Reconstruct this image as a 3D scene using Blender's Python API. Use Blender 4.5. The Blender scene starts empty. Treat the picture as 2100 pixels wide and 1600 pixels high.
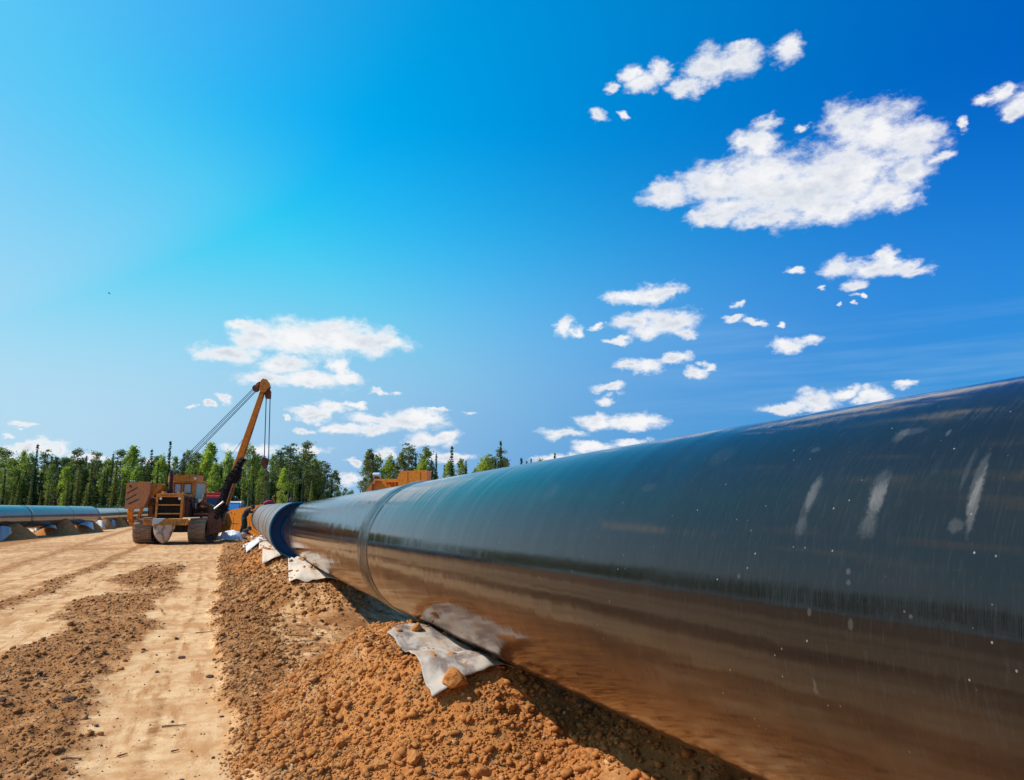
import bpy, math, random
import numpy as np
from mathutils import Vector, Matrix

rnd = random.Random(7)
RNG = np.random.default_rng(11)
scene = bpy.context.scene
COL = scene.collection

# ---------------------------------------------------------------- camera
F = 1500.0                       # focal length in pixels of a 2100 px wide picture
EYE = 1.65
PITCH = math.atan(246 / F)
YAW = math.atan(600 / F * math.cos(PITCH))
cam_data = bpy.data.cameras.new("camera")
cam_data.sensor_width = 36.0
cam_data.lens = 36.0 * F / 2100.0
cam_data.clip_start = 0.05
cam_data.clip_end = 5000
cam = bpy.data.objects.new("camera", cam_data)
COL.objects.link(cam)
cam.location = (0, 0, EYE)
cam.rotation_euler = (math.radians(90) + PITCH, 0, -YAW)
scene.camera = cam

# ---------------------------------------------------------------- light
SUN = Vector((-0.66, 0.20, 0.79)).normalized()
SUN_EL = math.asin(SUN.z)
SUN_ROT = math.atan2(SUN.x, SUN.y)          # clockwise from +Y
scene.view_settings.view_transform = 'Standard'
scene.view_settings.look = 'None'
scene.view_settings.gamma = 1.0
scene.view_settings.use_curve_mapping = False
scene.view_settings.exposure = 0.14
scene.cycles.max_bounces = 6
scene.cycles.transparent_max_bounces = 8

sun_data = bpy.data.lights.new("sun", 'SUN')
sun_data.energy = 4.2
sun_data.angle = math.radians(0.53)
sun_data.color = (1.0, 0.94, 0.87)
sun = bpy.data.objects.new("sun", sun_data)
COL.objects.link(sun)
sun.rotation_euler = SUN.to_track_quat('Z', 'Y').to_euler()

world = bpy.data.worlds.new("World")
scene.world = world
world.use_nodes = True
WT = world.node_tree
WT.nodes.clear()


# camera basis as numbers, used only to read places off the photograph
_fw = np.array([math.sin(YAW) * math.cos(PITCH), math.cos(YAW) * math.cos(PITCH), math.sin(PITCH)])
_rt = np.array([math.cos(YAW), -math.sin(YAW), 0.0])
_up = np.cross(_rt, _fw)


def ray(px, py):
    return _fw + (px - 1050) / F * _rt + (800 - py) / F * _up


def at(px, py, d):
    v = ray(px, py) * d
    return Vector((v[0], v[1], v[2] + EYE))


def on_z(px, py, z=0.0):
    r = ray(px, py)
    t = (z - EYE) / r[2]
    return Vector((r[0] * t, r[1] * t, z))


# ---------------------------------------------------------------- node helper
class NT:
    def __init__(self, tree):
        self.t = tree

    def n(self, typ, props=None, **inp):
        nd = self.t.nodes.new(typ)
        for k, v in (props or {}).items():
            setattr(nd, k, v)
        for k, v in inp.items():
            key = int(k[1:]) if k[0] == 'i' and k[1:].isdigit() else k.replace('_', ' ')
            s = nd.inputs[key]
            if isinstance(v, bpy.types.NodeSocket):
                self.t.links.new(v, s)
            elif v is not None:
                s.default_value = v
        return nd

    def math(self, op, a, b=None, c=None, clamp=False):
        nd = self.n('ShaderNodeMath', {'operation': op, 'use_clamp': clamp}, i0=a)
        for i, x in ((1, b), (2, c)):
            if x is not None:
                if isinstance(x, bpy.types.NodeSocket):
                    self.t.links.new(x, nd.inputs[i])
                else:
                    nd.inputs[i].default_value = x
        return nd.outputs[0]

    def vmath(self, op, a, b=None, c=None):
        nd = self.n('ShaderNodeVectorMath', {'operation': op}, i0=a)
        for i, x in ((1, b), (2, c)):
            if x is not None:
                if isinstance(x, bpy.types.NodeSocket):
                    self.t.links.new(x, nd.inputs[i])
                else:
                    nd.inputs[i].default_value = x
        return nd

    def smooth(self, v, lo, hi, a=0.0, b=1.0):
        nd = self.n('ShaderNodeMapRange', {'interpolation_type': 'SMOOTHSTEP'}, Value=v, From_Min=lo, From_Max=hi, To_Min=a, To_Max=b)
        return nd.outputs[0]

    def mix(self, fac, a, b, blend='MIX'):
        nd = self.n('ShaderNodeMix', {'data_type': 'RGBA', 'blend_type': blend})
        for i, x in ((0, fac), (6, a), (7, b)):
            if isinstance(x, bpy.types.NodeSocket):
                self.t.links.new(x, nd.inputs[i])
            else:
                if i and len(x) == 3:
                    x = (*x, 1)
                nd.inputs[i].default_value = x
        return nd.outputs[2]

    def noise(self, vec, scale, detail=4.0, rough=0.55, lac=2.0):
        return self.n('ShaderNodeTexNoise', None, Vector=vec, Scale=scale, Detail=detail, Roughness=rough, Lacunarity=lac).outputs[0]

    def scaled(self, vec, s):
        return self.vmath('MULTIPLY', vec, s).outputs[0]


# ---------------------------------------------------------------- sky and clouds (fixed to the world by azimuth and elevation)
W = NT(WT)
sky = W.n('ShaderNodeTexSky', {'sky_type': 'NISHITA', 'sun_disc': False, 'sun_elevation': SUN_EL, 'sun_rotation': SUN_ROT,
                               'altitude': 100, 'air_density': 1.0, 'dust_density': 0.8, 'ozone_density': 2.2})
geo = W.n('ShaderNodeTexCoord')
dirv = W.vmath('NORMALIZE', geo.outputs['Generated']).outputs[0]
sep = W.n('ShaderNodeSeparateXYZ', None, i0=dirv)
el = W.math('MULTIPLY', W.math('ARCSINE', sep.outputs[2]), 180 / math.pi)
az = W.math('MULTIPLY', W.math('ARCTAN2', sep.outputs[0], sep.outputs[1]), 180 / math.pi)
# cumulus noise: slightly squashed in height
ndir = W.scaled(dirv, (1, 1, 1.7))
warp_n = W.n('ShaderNodeTexNoise', None, Vector=ndir, Scale=26.0, Detail=5.0, Roughness=0.6)
warp = W.vmath('SUBTRACT', warp_n.outputs['Color'], (0.5, 0.5, 0.5)).outputs[0]
azel = W.n('ShaderNodeCombineXYZ', None, i0=az, i1=el, i2=0.0).outputs[0]
pos = W.vmath('MULTIPLY_ADD', warp, (3.2, 1.9, 0), azel).outputs[0]

BLOBS = [  # photo pixels: cx, cy, rx, ry
    (1372, 393, 62, 32), (1460, 378, 95, 50), (1480, 430, 70, 34), (1560, 372, 120, 75), (1560, 300, 45, 45), (1578, 250, 32, 20),
    (1526, 290, 34, 26), (1650, 390, 160, 78), (1740, 360, 130, 90), (1735, 260, 66, 60), (1810, 270, 90, 62), (1880, 285, 70, 52),
    (1870, 350, 70, 36), (1932, 322, 30, 16), (1800, 395, 70, 40), (1850, 412, 45, 22), (1700, 430, 120, 34), (1570, 446, 95, 26), (1440, 445, 40, 18),
    (1645, 262, 22, 10), (1290, 152, 26, 24), (1320, 170, 44, 20), (1352, 148, 28, 28), (1410, 180, 44, 24), (1450, 140, 60, 44), (1510, 125, 66, 40), (1528, 90, 34, 16),
    (1615, 106, 34, 32), (1252, 180, 22, 14), (1226, 236, 28, 16), (1283, 234, 12, 9),
    (2020, 205, 32, 20), (2050, 190, 26, 24), (2090, 225, 30, 24), (1976, 258, 15, 17), (2120, 200, 60, 40),
    (1725, 550, 45, 26), (1790, 552, 70, 26), (1825, 530, 28, 24), (1880, 558, 48, 16), (1850, 545, 40, 22), (1637, 558, 30, 9), (1765, 586, 38, 13),
    (1680, 589, 14, 7), (1771, 607, 14, 8), (1724, 624, 9, 5), (1755, 628, 9, 5),
    (1290, 612, 55, 20), (1345, 604, 60, 22), (1375, 598, 30, 18), (1300, 660, 60, 22), (1370, 660, 75, 30), (1325, 680, 50, 20), (1410, 680, 30, 14), (1230, 667, 18, 11),
    (1160, 672, 24, 24), (1190, 680, 22, 18), (1273, 702, 32, 9), (1290, 750, 42, 13), (1330, 752, 45, 17), (1390, 737, 42, 12), (1430, 762, 24, 14), (1450, 752, 18, 15),
    (1248, 795, 44, 12), (1240, 820, 24, 9), (1230, 866, 56, 18), (1300, 866, 70, 20), (1150, 888, 50, 12), (1610, 710, 40, 18), (1660, 700, 38, 15),
    (1513, 654, 26, 10), (1553, 661, 22, 10), (1599, 664, 13, 8), (1515, 625, 20, 9), (1680, 823, 60, 24), (1620, 838, 72, 14), (1740, 806, 34, 14), (1790, 815, 40, 26),
    (1866, 791, 34, 12), (1210, 917, 50, 14), (1290, 912, 50, 10), (1140, 940, 60, 14),
    (470, 725, 80, 26), (530, 690, 60, 38), (600, 695, 110, 44), (680, 690, 110, 44), (760, 702, 88, 34), (800, 702, 50, 20), (590, 748, 62, 22), (500, 665, 40, 12),
    (560, 775, 85, 20), (640, 780, 80, 24), (700, 775, 55, 22), (690, 755, 26, 22), (777, 807, 20, 8), (809, 805, 18, 8), (388, 828, 18, 8), (425, 828, 18, 7), (466, 818, 24, 10),
    (635, 846, 40, 15), (675, 838, 36, 18), (650, 855, 34, 12), (722, 830, 24, 10), (590, 857, 12, 7), (622, 884, 26, 9),
    (770, 860, 70, 16), (840, 866, 80, 24), (870, 856, 50, 16), (700, 880, 55, 13), (760, 880, 50, 14), (870, 902, 60, 20), (910, 895, 44, 12), (964, 846, 22, 7), (905, 842, 30, 5),
    (730, 943, 26, 9), (720, 984, 40, 16), (798, 930, 28, 14), (920, 938, 66, 12), (640, 920, 40, 10), (515, 922, 64, 13), (60, 916, 80, 13), (110, 920, 26, 12), (50, 877, 34, 8), (5, 892, 18, 6),
    (175, 938, 60, 14), (20, 940, 50, 14), (300, 950, 60, 8), (1560, 300, 20, 10),
]
best = None
for cx, cy, rx, ry in BLOBS:
    d = ray(cx, cy)
    L = math.sqrt(float(d @ d))
    a_ = math.degrees(math.atan2(d[0], d[1]))
    e_ = math.degrees(math.asin(d[2] / L))
    d1 = ray(cx + rx, cy); d2 = ray(cx, cy - ry)
    kf = 1.12 if rx > 22 else 0.98
    ra = abs(math.degrees(math.atan2(d1[0], d1[1])) - a_) * kf
    re = abs(math.degrees(math.asin(d2[2] / math.sqrt(float(d2 @ d2)))) - e_) * kf
    q = W.vmath('MULTIPLY_ADD', pos, (1 / ra, 1 / re, 0), (-a_ / ra, -e_ / re, 0))
    ln = W.vmath('LENGTH', q.outputs[0]).outputs['Value']
    # a small cloud keeps soft edges relative to its own size
    best = ln if best is None else W.math('SMOOTH_MIN', best, ln, 0.25)
n_mid = W.noise(ndir, 34.0, 9.0, 0.62)
n_fine = W.noise(ndir, 150.0, 5.0, 0.6)
dens = W.math('MULTIPLY', W.math('SUBTRACT', 1.0, best), 1.45)
dens = W.math('MULTIPLY_ADD', W.math('SUBTRACT', n_mid, 0.52), 1.9, dens)
dens = W.math('MULTIPLY_ADD', W.math('SUBTRACT', n_fine, 0.5), 0.40, dens)
cover = W.smooth(dens, -0.04, 1.05)
# fair-weather cumulus over the rest of the sky, beyond the part the picture shows
rest = W.noise(W.scaled(dirv, (1, 1, 1.8)), 6.5, 9.0, 0.58)
away = W.math('MAXIMUM', W.smooth(W.math('ABSOLUTE', W.math('SUBTRACT', az, math.degrees(YAW))), 40.0, 48.0), W.smooth(el, 38.0, 46.0))
rest_c = W.math('MULTIPLY', W.smooth(rest, 0.575, 0.66), away)
cover = W.math('MAXIMUM', cover, rest_c)
cover = W.math('MULTIPLY', cover, W.smooth(sep.outputs[2], 0.0, 0.03))
# thin cirrus veil low on the right
ci_v = W.scaled(azel, (0.03, 0.42, 0))
ci = W.smooth(W.noise(ci_v, 1.0, 5.0, 0.6), 0.42, 0.75)
ci = W.math('MULTIPLY', ci, W.math('MULTIPLY', W.smooth(el, 4.0, 9.0), W.smooth(el, 16.0, 11.0)))
ci = W.math('MULTIPLY', ci, W.math('MULTIPLY', W.smooth(az, 24.0, 40.0), 0.32))
# colour of the air: a polarised, saturated blue
skyc = W.n('ShaderNodeHueSaturation', None, Hue=0.5, Saturation=1.42, Value=1.0, Color=sky.outputs[0]).outputs[0]
skyc = W.mix(1.0, skyc, (0.50, 1.20, 1.42), 'MULTIPLY')
s3 = W.n('ShaderNodeSeparateColor', None, i0=skyc)
s_r = W.math('MAXIMUM', W.math('MULTIPLY', W.math('SUBTRACT', s3.outputs[0], 0.05), 2.6), 0.0)
s_g = W.math('MULTIPLY', W.math('POWER', W.math('MAXIMUM', s3.outputs[1], 0.0), 1.2), 0.92)
s_b = W.math('MULTIPLY', s3.outputs[2], 0.80)
# light scattered at right angles to the sun is polarised: a filter on the lens dims it
csun = W.vmath('DOT_PRODUCT', dirv, tuple(SUN)).outputs['Value']
pol_g = W.smooth(csun, -0.18, 0.55, 0.42, 1.42)
pol_b = W.smooth(csun, -0.18, 0.50, 0.88, 1.22)
s_r = W.math('MULTIPLY', s_r, W.smooth(csun, 0.42, 0.68))
s_g = W.math('MULTIPLY', s_g, pol_g)
s_b = W.math('MULTIPLY', s_b, pol_b)


def shoulder(v, knee, k):
    return W.math('MINIMUM', v, W.math('MULTIPLY_ADD', v, k, knee * (1 - k)))


s_r, s_g, s_b = shoulder(s_r, 1.3, 0.25), shoulder(s_g, 3.4, 0.15), shoulder(s_b, 5.4, 0.15)
skyc = W.n('ShaderNodeCombineColor', None, i0=s_r, i1=s_g, i2=s_b).outputs[0]
hor = W.mix(W.smooth(csun, -0.28, 0.48), (0.30, 1.65, 3.95), (3.15, 4.3, 5.25))
hs = W.n('ShaderNodeSeparateColor', None, i0=hor)
h_r = W.math('MULTIPLY', hs.outputs[0], W.math('MAXIMUM', W.smooth(el, 24.0, 8.0, 0.25, 1.0), W.smooth(csun, 0.38, 0.52)))
hor = W.n('ShaderNodeCombineColor', None, i0=h_r, i1=hs.outputs[1], i2=hs.outputs[2]).outputs[0]
skyc = W.mix(W.smooth(el, 30.0, 2.0, 0.0, 0.95), skyc, hor)
shade_n = W.noise(ndir, 18.0, 5.0, 0.55)
core = W.smooth(dens, 0.5, 1.5)
cl_v = W.math('MULTIPLY', core, W.smooth(shade_n, 0.38, 0.60))
cloudc = W.mix(cl_v, (5.7, 5.7, 5.75), (3.9, 4.2, 4.7))
skyc = W.mix(ci, skyc, (2.2, 3.5, 5.0))
fin = W.mix(W.math('MULTIPLY', cover, 0.97), skyc, cloudc)
bg = W.n('ShaderNodeBackground', None, Color=fin, Strength=0.15)
wo = W.n('ShaderNodeOutputWorld', None, Surface=bg.outputs[0])
world.cycles.sampling_method = 'MANUAL'
world.cycles.sample_map_resolution = 1024


# ================================================================ materials
def new_mat(name):
    m = bpy.data.materials.new(name)
    m.use_nodes = True
    m.node_tree.nodes.clear()
    t = NT(m.node_tree)
    out = t.n('ShaderNodeOutputMaterial')
    b = t.n('ShaderNodeBsdfPrincipled')
    t.t.links.new(b.outputs[0], out.inputs[0])
    t.b, t.out = b, out
    return m, t


def setin(t, key, v):
    s = t.b.inputs[key]
    if isinstance(v, bpy.types.NodeSocket):
        t.t.links.new(v, s)
    else:
        if hasattr(v, '__len__') and len(v) == 3:
            v = (*v, 1)
        s.default_value = v


def simple(name, c1, c2=None, scale=4.0, rough=0.7, metal=0.0, bump=0.0, bscale=20.0, spec=0.5, lo=0.35, hi=0.65):
    m, t = new_mat(name)
    oc = t.n('ShaderNodeTexCoord').outputs['Object']
    if c2:
        nz = t.noise(oc, scale, 6, 0.62)
        setin(t, 'Base Color', t.mix(t.smooth(nz, lo, hi), c1, c2))
    else:
        setin(t, 'Base Color', c1)
    setin(t, 'Roughness', rough)
    setin(t, 'Metallic', metal)
    setin(t, 'Specular IOR Level', spec)
    if bump:
        bn = t.n('ShaderNodeBump', None, Strength=bump, Distance=0.02, Height=t.noise(oc, bscale, 6, 0.6))
        setin(t, 'Normal', bn.outputs[0])
    return m


def paint_mat(name, paint, dirt=(0.10, 0.06, 0.035), dirt_amt=0.5, rough=0.5, scale=2.2):
    """old machine paint: flat colour, mud thrown on it, rust streaks running down"""
    m, t = new_mat(name)
    oc = t.n('ShaderNodeTexCoord').outputs['Object']
    a = t.noise(oc, scale, 8, 0.65)
    streak = t.noise(t.scaled(oc, (9, 9, 1.1)), 1.6, 5, 0.6)
    s = t.math('ADD', t.math('MULTIPLY', a, 0.65), t.math('MULTIPLY', streak, 0.35))
    f = t.smooth(s, 0.62 - 0.22 * dirt_amt, 0.72 - 0.16 * dirt_amt)
    tint = t.noise(oc, 9.0, 4, 0.5)
    pc = t.mix(t.smooth(tint, 0.3, 0.7), paint, tuple(c * 0.72 for c in paint))
    spots = t.smooth(t.noise(oc, 26.0, 4, 0.6), 0.62, 0.70)
    col = t.mix(f, pc, dirt)
    col = t.mix(t.math('MULTIPLY', spots, 0.7), col, (0.09, 0.03, 0.015))
    setin(t, 'Base Color', col)
    setin(t, 'Roughness', t.math('MULTIPLY_ADD', f, 0.35, rough))
    bn = t.n('ShaderNodeBump', None, Strength=0.25, Distance=0.01, Height=a)
    setin(t, 'Normal', bn.outputs[0])
    return m


M = {}
M['orange'] = paint_mat('orange_paint', (0.74, 0.235, 0.012), dirt=(0.20, 0.095, 0.035), dirt_amt=0.45)
M['orange_dirty'] = paint_mat('muddy_orange_paint', (0.50, 0.17, 0.02), dirt=(0.14, 0.075, 0.04), dirt_amt=0.95)
M['orange_clean'] = paint_mat('bright_orange_paint', (0.88, 0.27, 0.012), dirt=(0.55, 0.17, 0.02), dirt_amt=0.1, rough=0.4)
M['orange_bleach'] = paint_mat('dusty_orange_paint', (0.62, 0.21, 0.05), dirt=(0.40, 0.20, 0.12), dirt_amt=0.8)
M['rust'] = paint_mat('rusty_iron', (0.16, 0.05, 0.02), dirt=(0.05, 0.025, 0.018), dirt_amt=0.5, rough=0.75)
M['dark_iron'] = simple('dark_greasy_iron', (0.028, 0.022, 0.020), (0.07, 0.05, 0.04), 6, 0.6, 0.2, 0.4)
M['grille'] = simple('sooty_radiator_core', (0.016, 0.011, 0.009), (0.035, 0.022, 0.016), 6, 0.8, 0.0, 0.5, 60)
M['maroon'] = simple('maroon_pipe_paint', (0.06, 0.012, 0.018), (0.03, 0.01, 0.012), 8, 0.7)
M['black'] = simple('black_rubber_sheet', (0.005, 0.005, 0.006), (0.014, 0.014, 0.016), 10, 0.7, 0, 0.8, 14, 0.15)
M['track'] = simple('mud_caked_track_steel', (0.20, 0.125, 0.075), (0.34, 0.21, 0.125), 5, 0.85, 0.0, 0.8, 30)
M['cable'] = simple('blue_grey_wire_rope', (0.015, 0.085, 0.20), (0.02, 0.11, 0.25), 8, 0.5, 0.3)
M['white_lamp'] = simple('dusty_lamp_glass', (0.75, 0.74, 0.72), None, rough=0.15)
M['red'] = simple('red_truck_paint', (0.62, 0.02, 0.02), (0.45, 0.02, 0.02), 3, 0.35)
M['red_step'] = simple('faded_red_step_paint', (0.50, 0.07, 0.07), (0.35, 0.05, 0.05), 5, 0.5)
M['white_paint'] = simple('white_vehicle_paint', (0.72, 0.74, 0.76), (0.6, 0.62, 0.64), 3, 0.35)
M['navy'] = simple('dark_blue_vehicle_paint', (0.02, 0.05, 0.13), (0.015, 0.035, 0.09), 3, 0.35)
M['tire'] = simple('tyre_rubber', (0.02, 0.02, 0.02), (0.05, 0.04, 0.03), 6, 0.8)
M['sling'] = simple('brown_webbing', (0.16, 0.085, 0.065), (0.09, 0.05, 0.045), 9, 0.85, 0, 0.5, 60)
M['bright_steel'] = simple('worn_bright_steel', (0.6, 0.58, 0.55), None, rough=0.3, metal=0.9)
M['stripe'] = simple('dark_hazard_paint', (0.10, 0.05, 0.035), (0.05, 0.03, 0.025), 9, 0.7)
M['grey_side'] = simple('dark_grey_steel_plate', (0.055, 0.05, 0.05), (0.09, 0.075, 0.07), 3, 0.7)
M['work_blue'] = simple('navy_work_cloth', (0.012, 0.02, 0.034), (0.022, 0.032, 0.048), 8, 0.9, 0, 0.5, 30)
M['work_green'] = simple('dark_green_work_cloth', (0.02, 0.035, 0.034), (0.03, 0.045, 0.04), 8, 0.9, 0, 0.5, 30)
M['khaki'] = simple('pale_khaki_cloth', (0.33, 0.29, 0.23), (0.22, 0.19, 0.15), 8, 0.9, 0, 0.5, 30)
M['skin'] = simple('weathered_skin', (0.30, 0.15, 0.10), (0.24, 0.12, 0.08), 12, 0.6)
M['boot'] = simple('dusty_boot_leather', (0.20, 0.16, 0.12), (0.08, 0.06, 0.05), 12, 0.8)
M['pink'] = simple('crimson_cloth', (0.35, 0.02, 0.07), (0.2, 0.015, 0.05), 8, 0.8)
M['yellow_rope'] = simple('yellow_rope_fibre', (0.45, 0.26, 0.09), (0.3, 0.15, 0.05), 20, 0.85)
M['bird'] = simple('dark_feathers', (0.04, 0.05, 0.06), None, rough=0.8)
M['bark_birch'] = simple('pale_birch_bark', (0.34, 0.32, 0.29), (0.12, 0.10, 0.09), 3, 0.85)
M['bark_pine'] = simple('reddish_pine_bark', (0.20, 0.11, 0.07), (0.10, 0.07, 0.05), 2, 0.9)
M['bark_spruce'] = simple('grey_spruce_bark', (0.10, 0.075, 0.055), (0.05, 0.04, 0.03), 2, 0.9)
M['twig'] = simple('dry_twig_bark', (0.30, 0.17, 0.09), (0.16, 0.09, 0.05), 14, 0.9)
M['seat'] = simple('dark_seat_vinyl', (0.03, 0.028, 0.028), None, rough=0.6)


def glass_mat(name, tint=(0.75, 0.82, 0.82), mixv=0.45):
    m, t = new_mat(name)
    tr = t.n('ShaderNodeBsdfTransparent', None, Color=(*tint, 1))
    setin(t, 'Base Color', (0.80, 0.82, 0.78))  # pale colour mixed in to brighten the panes
    setin(t, 'Roughness', 0.12)
    mx = t.n('ShaderNodeMixShader', None, Fac=mixv)
    t.t.links.new(tr.outputs[0], mx.inputs[1])
    t.t.links.new(t.b.outputs[0], mx.inputs[2])
    t.t.links.new(mx.outputs[0], t.out.inputs[0])
    return m


M['glass'] = glass_mat('pale_cab_glass')
M['dark_glass'] = simple('dark_window_glass', (0.03, 0.05, 0.07), None, rough=0.08)
M['blue_glass'] = simple('blue_tinted_glass', (0.06, 0.22, 0.50), None, rough=0.08)


def leaf_mat(name, c1, c2, trans=0.4):
    m, t = new_mat(name)
    oi = t.n('ShaderNodeObjectInfo')
    oc = t.n('ShaderNodeTexCoord').outputs['Object']
    nz = t.noise(oc, 0.5, 3, 0.6)
    f = t.math('ADD', t.math('MULTIPLY', nz, 0.6), t.math('MULTIPLY', oi.outputs['Random'], 0.4))
    col = t.mix(t.smooth(f, 0.25, 0.75), c1, c2)
    setin(t, 'Base Color', col)
    setin(t, 'Roughness', 0.75)
    setin(t, 'Specular IOR Level', 0.25)
    tl = t.n('ShaderNodeBsdfTranslucent', None, Color=t.mix(1.0, col, (1.25, 1.35, 0.7), 'MULTIPLY'))
    mx = t.n('ShaderNodeMixShader', None, Fac=trans)
    t.t.links.new(t.b.outputs[0], mx.inputs[1])
    t.t.links.new(tl.outputs[0], mx.inputs[2])
    t.t.links.new(mx.outputs[0], t.out.inputs[0])
    return m


M['leaf_birch'] = leaf_mat('fresh_birch_leaves', (0.27, 0.335, 0.06), (0.43, 0.49, 0.085), 0.5)
M['leaf_birch2'] = leaf_mat('mid_green_leaves', (0.165, 0.220, 0.060), (0.285, 0.335, 0.080), 0.45)
M['leaf_pine'] = leaf_mat('pine_needles', (0.125, 0.165, 0.072), (0.200, 0.230, 0.090), 0.3)
M['leaf_spruce'] = leaf_mat('dark_spruce_needles', (0.051, 0.090, 0.043), (0.082, 0.130, 0.048), 0.25)
M['leaf_olive'] = leaf_mat('olive_spruce_needles', (0.180, 0.196, 0.060), (0.270, 0.261, 0.075), 0.35)
M['leaf_under'] = leaf_mat('shaded_understory_leaves', (0.039, 0.065, 0.026), (0.078, 0.111, 0.036), 0.25)
M['leaf_dead'] = leaf_mat('dead_brown_needles', (0.09, 0.055, 0.045), (0.12, 0.075, 0.06), 0.2)


def soil_mat(name, attr=True, base=None):
    """sandy soil; vertex values say how churned (damp brown) and how orange (fresh subsoil) it is"""
    m, t = new_mat(name)
    gp = t.n('ShaderNodeNewGeometry').outputs['Position']
    big = t.noise(gp, 0.7, 6, 0.6)
    mid = t.noise(gp, 5.0, 8, 0.66)
    fine = t.noise(gp, 42.0, 7, 0.68)
    along = t.noise(t.scaled(gp, (5.0, 0.8, 1.0)), 1.0, 7, 0.65)
    if attr:
        ch = t.n('ShaderNodeAttribute', {'attribute_name': 'churn'}).outputs['Fac']
        og = t.n('ShaderNodeAttribute', {'attribute_name': 'orange'}).outputs['Fac']
    else:
        ch, og = base
    sand = t.mix(t.smooth(mid, 0.32, 0.68), (0.77, 0.49, 0.255), (0.62, 0.335, 0.145))
    sand = t.mix(t.smooth(along, 0.46, 0.66), sand, (0.46, 0.205, 0.072))
    sand = t.mix(t.smooth(t.noise(gp, 1.3, 7, 0.65), 0.47, 0.62, 0.0, 0.75), sand, (0.52, 0.25, 0.095))
    brown = t.mix(t.smooth(mid, 0.3, 0.7), (0.44, 0.20, 0.07), (0.27, 0.108, 0.032))
    orange = t.mix(t.smooth(fine, 0.3, 0.7), (0.56, 0.225, 0.062), (0.37, 0.130, 0.034))
    orange = t.mix(t.smooth(mid, 0.5, 0.72), orange, (0.42, 0.20, 0.075))
    c0 = ch if not isinstance(ch, float) else ch
    edge = t.math('ADD', t.math('MULTIPLY_ADD', t.math('SUBTRACT', mid, 0.5), 1.5, c0), t.math('MULTIPLY', t.math('SUBTRACT', fine, 0.5), 0.9))
    col = t.mix(t.smooth(edge, 0.12, 0.95), sand, brown)
    oe = t.math('MULTIPLY_ADD', t.math('SUBTRACT', big, 0.5), 0.8, og)
    oe = t.math('MULTIPLY_ADD', t.math('SUBTRACT', mid, 0.5), 0.8, oe)
    col = t.mix(t.smooth(oe, 0.35, 0.8), col, orange)
    grit = t.smooth(t.noise(gp, 160.0, 3, 0.6), 0.60, 0.72)
    col = t.mix(t.math('MULTIPLY', grit, 0.35), col, (0.22, 0.11, 0.055))
    setin(t, 'Base Color', col)
    setin(t, 'Roughness', 0.95)
    setin(t, 'Specular IOR Level', 0.15)
    h = t.math('ADD', t.math('MULTIPLY', mid, 1.0), t.math('MULTIPLY', fine, 0.5))
    bn = t.n('ShaderNodeBump', None, Strength=0.55, Distance=0.03, Height=h)
    bn2 = t.n('ShaderNodeBump', None, Strength=0.35, Distance=0.006, Height=t.noise(gp, 190.0, 5, 0.7), Normal=bn.outputs[0])
    setin(t, 'Normal', bn2.outputs[0])
    return m


M['soil'] = soil_mat('sandy_soil')
M['clod_brown'] = soil_mat('brown_clod_soil', False, (0.75, 0.0))
M['clod_orange'] = soil_mat('orange_clod_soil', False, (0.6, 0.95))
M['clod_pale'] = soil_mat('pale_clod_soil', False, (0.45, 0.1))
M['clod_dark'] = simple('dark_brown_clod', (0.11, 0.05, 0.025), (0.18, 0.09, 0.045), 20, 0.95, 0, 0.8, 50)  # darker brown than the other clods
M['grass'] = leaf_mat('rough_meadow_grass', (0.10, 0.16, 0.03), (0.15, 0.20, 0.05), 0.3)


def cloth_mat(name, c1, c2, stain=(0.45, 0.25, 0.12), amt=0.5, dark=0.0):
    m, t = new_mat(name)
    oc = t.n('ShaderNodeNewGeometry').outputs['Position']
    a = t.noise(oc, 3.0, 7, 0.6)
    g = t.noise(oc, 320.0, 2, 0.5)
    col = t.mix(a, c1, c2)
    s = t.smooth(t.noise(oc, 4.2, 8, 0.7), 0.62 - 0.15 * amt, 0.78 - 0.1 * amt)
    col = t.mix(t.math('MULTIPLY', s, t.smooth(g, 0.3, 0.6)), col, stain)
    if dark:
        dk = t.smooth(t.noise(t.scaled(oc, (2.2, 1.0, 1.0)), 2.1, 6, 0.6), 0.47, 0.60)
        dk = t.math('MULTIPLY', dk, t.smooth(g, 0.2, 0.7, 0.35, 1.0))
        col = t.mix(t.math('MULTIPLY', dk, dark), col, (0.13, 0.09, 0.08))
    setin(t, 'Base Color', col)
    setin(t, 'Roughness', 0.95)
    setin(t, 'Specular IOR Level', 0.1)
    h = t.math('ADD', t.math('MULTIPLY', t.noise(oc, 14.0, 5, 0.6), 1.0), t.math('MULTIPLY', g, 0.06))
    bn = t.n('ShaderNodeBump', None, Strength=0.5, Distance=0.02, Height=h)
    setin(t, 'Normal', bn.outputs[0])
    return m


M['mat_near'] = cloth_mat('dirty_grey_geotextile', (0.52, 0.44, 0.37), (0.43, 0.36, 0.30), amt=0.7, dark=1.0)
M['mat_cream'] = cloth_mat('cream_geotextile', (0.66, 0.54, 0.43), (0.58, 0.46, 0.36), amt=0.1)
M['mat_white'] = cloth_mat('white_geotextile', (0.68, 0.65, 0.62), (0.60, 0.56, 0.53), amt=0.15)
M['tarp'] = cloth_mat('crumpled_white_film', (0.86, 0.87, 0.88), (0.78, 0.80, 0.83), amt=0.1)

# ---- pipe coating: black polyethylene, lathe-like rings, dust, splashes and scuffs that stand at their own places
PR = 0.71
PC = [2.254, -0.258, 0.122, -0.304, -0.147, 0.026]


def pipe_c(s):
    t = s / 10
    return Vector((PC[0] + PC[1] * t + PC[2] * t * t, s, EYE + PC[3] + PC[4] * t + PC[5] * t * t))


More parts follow.
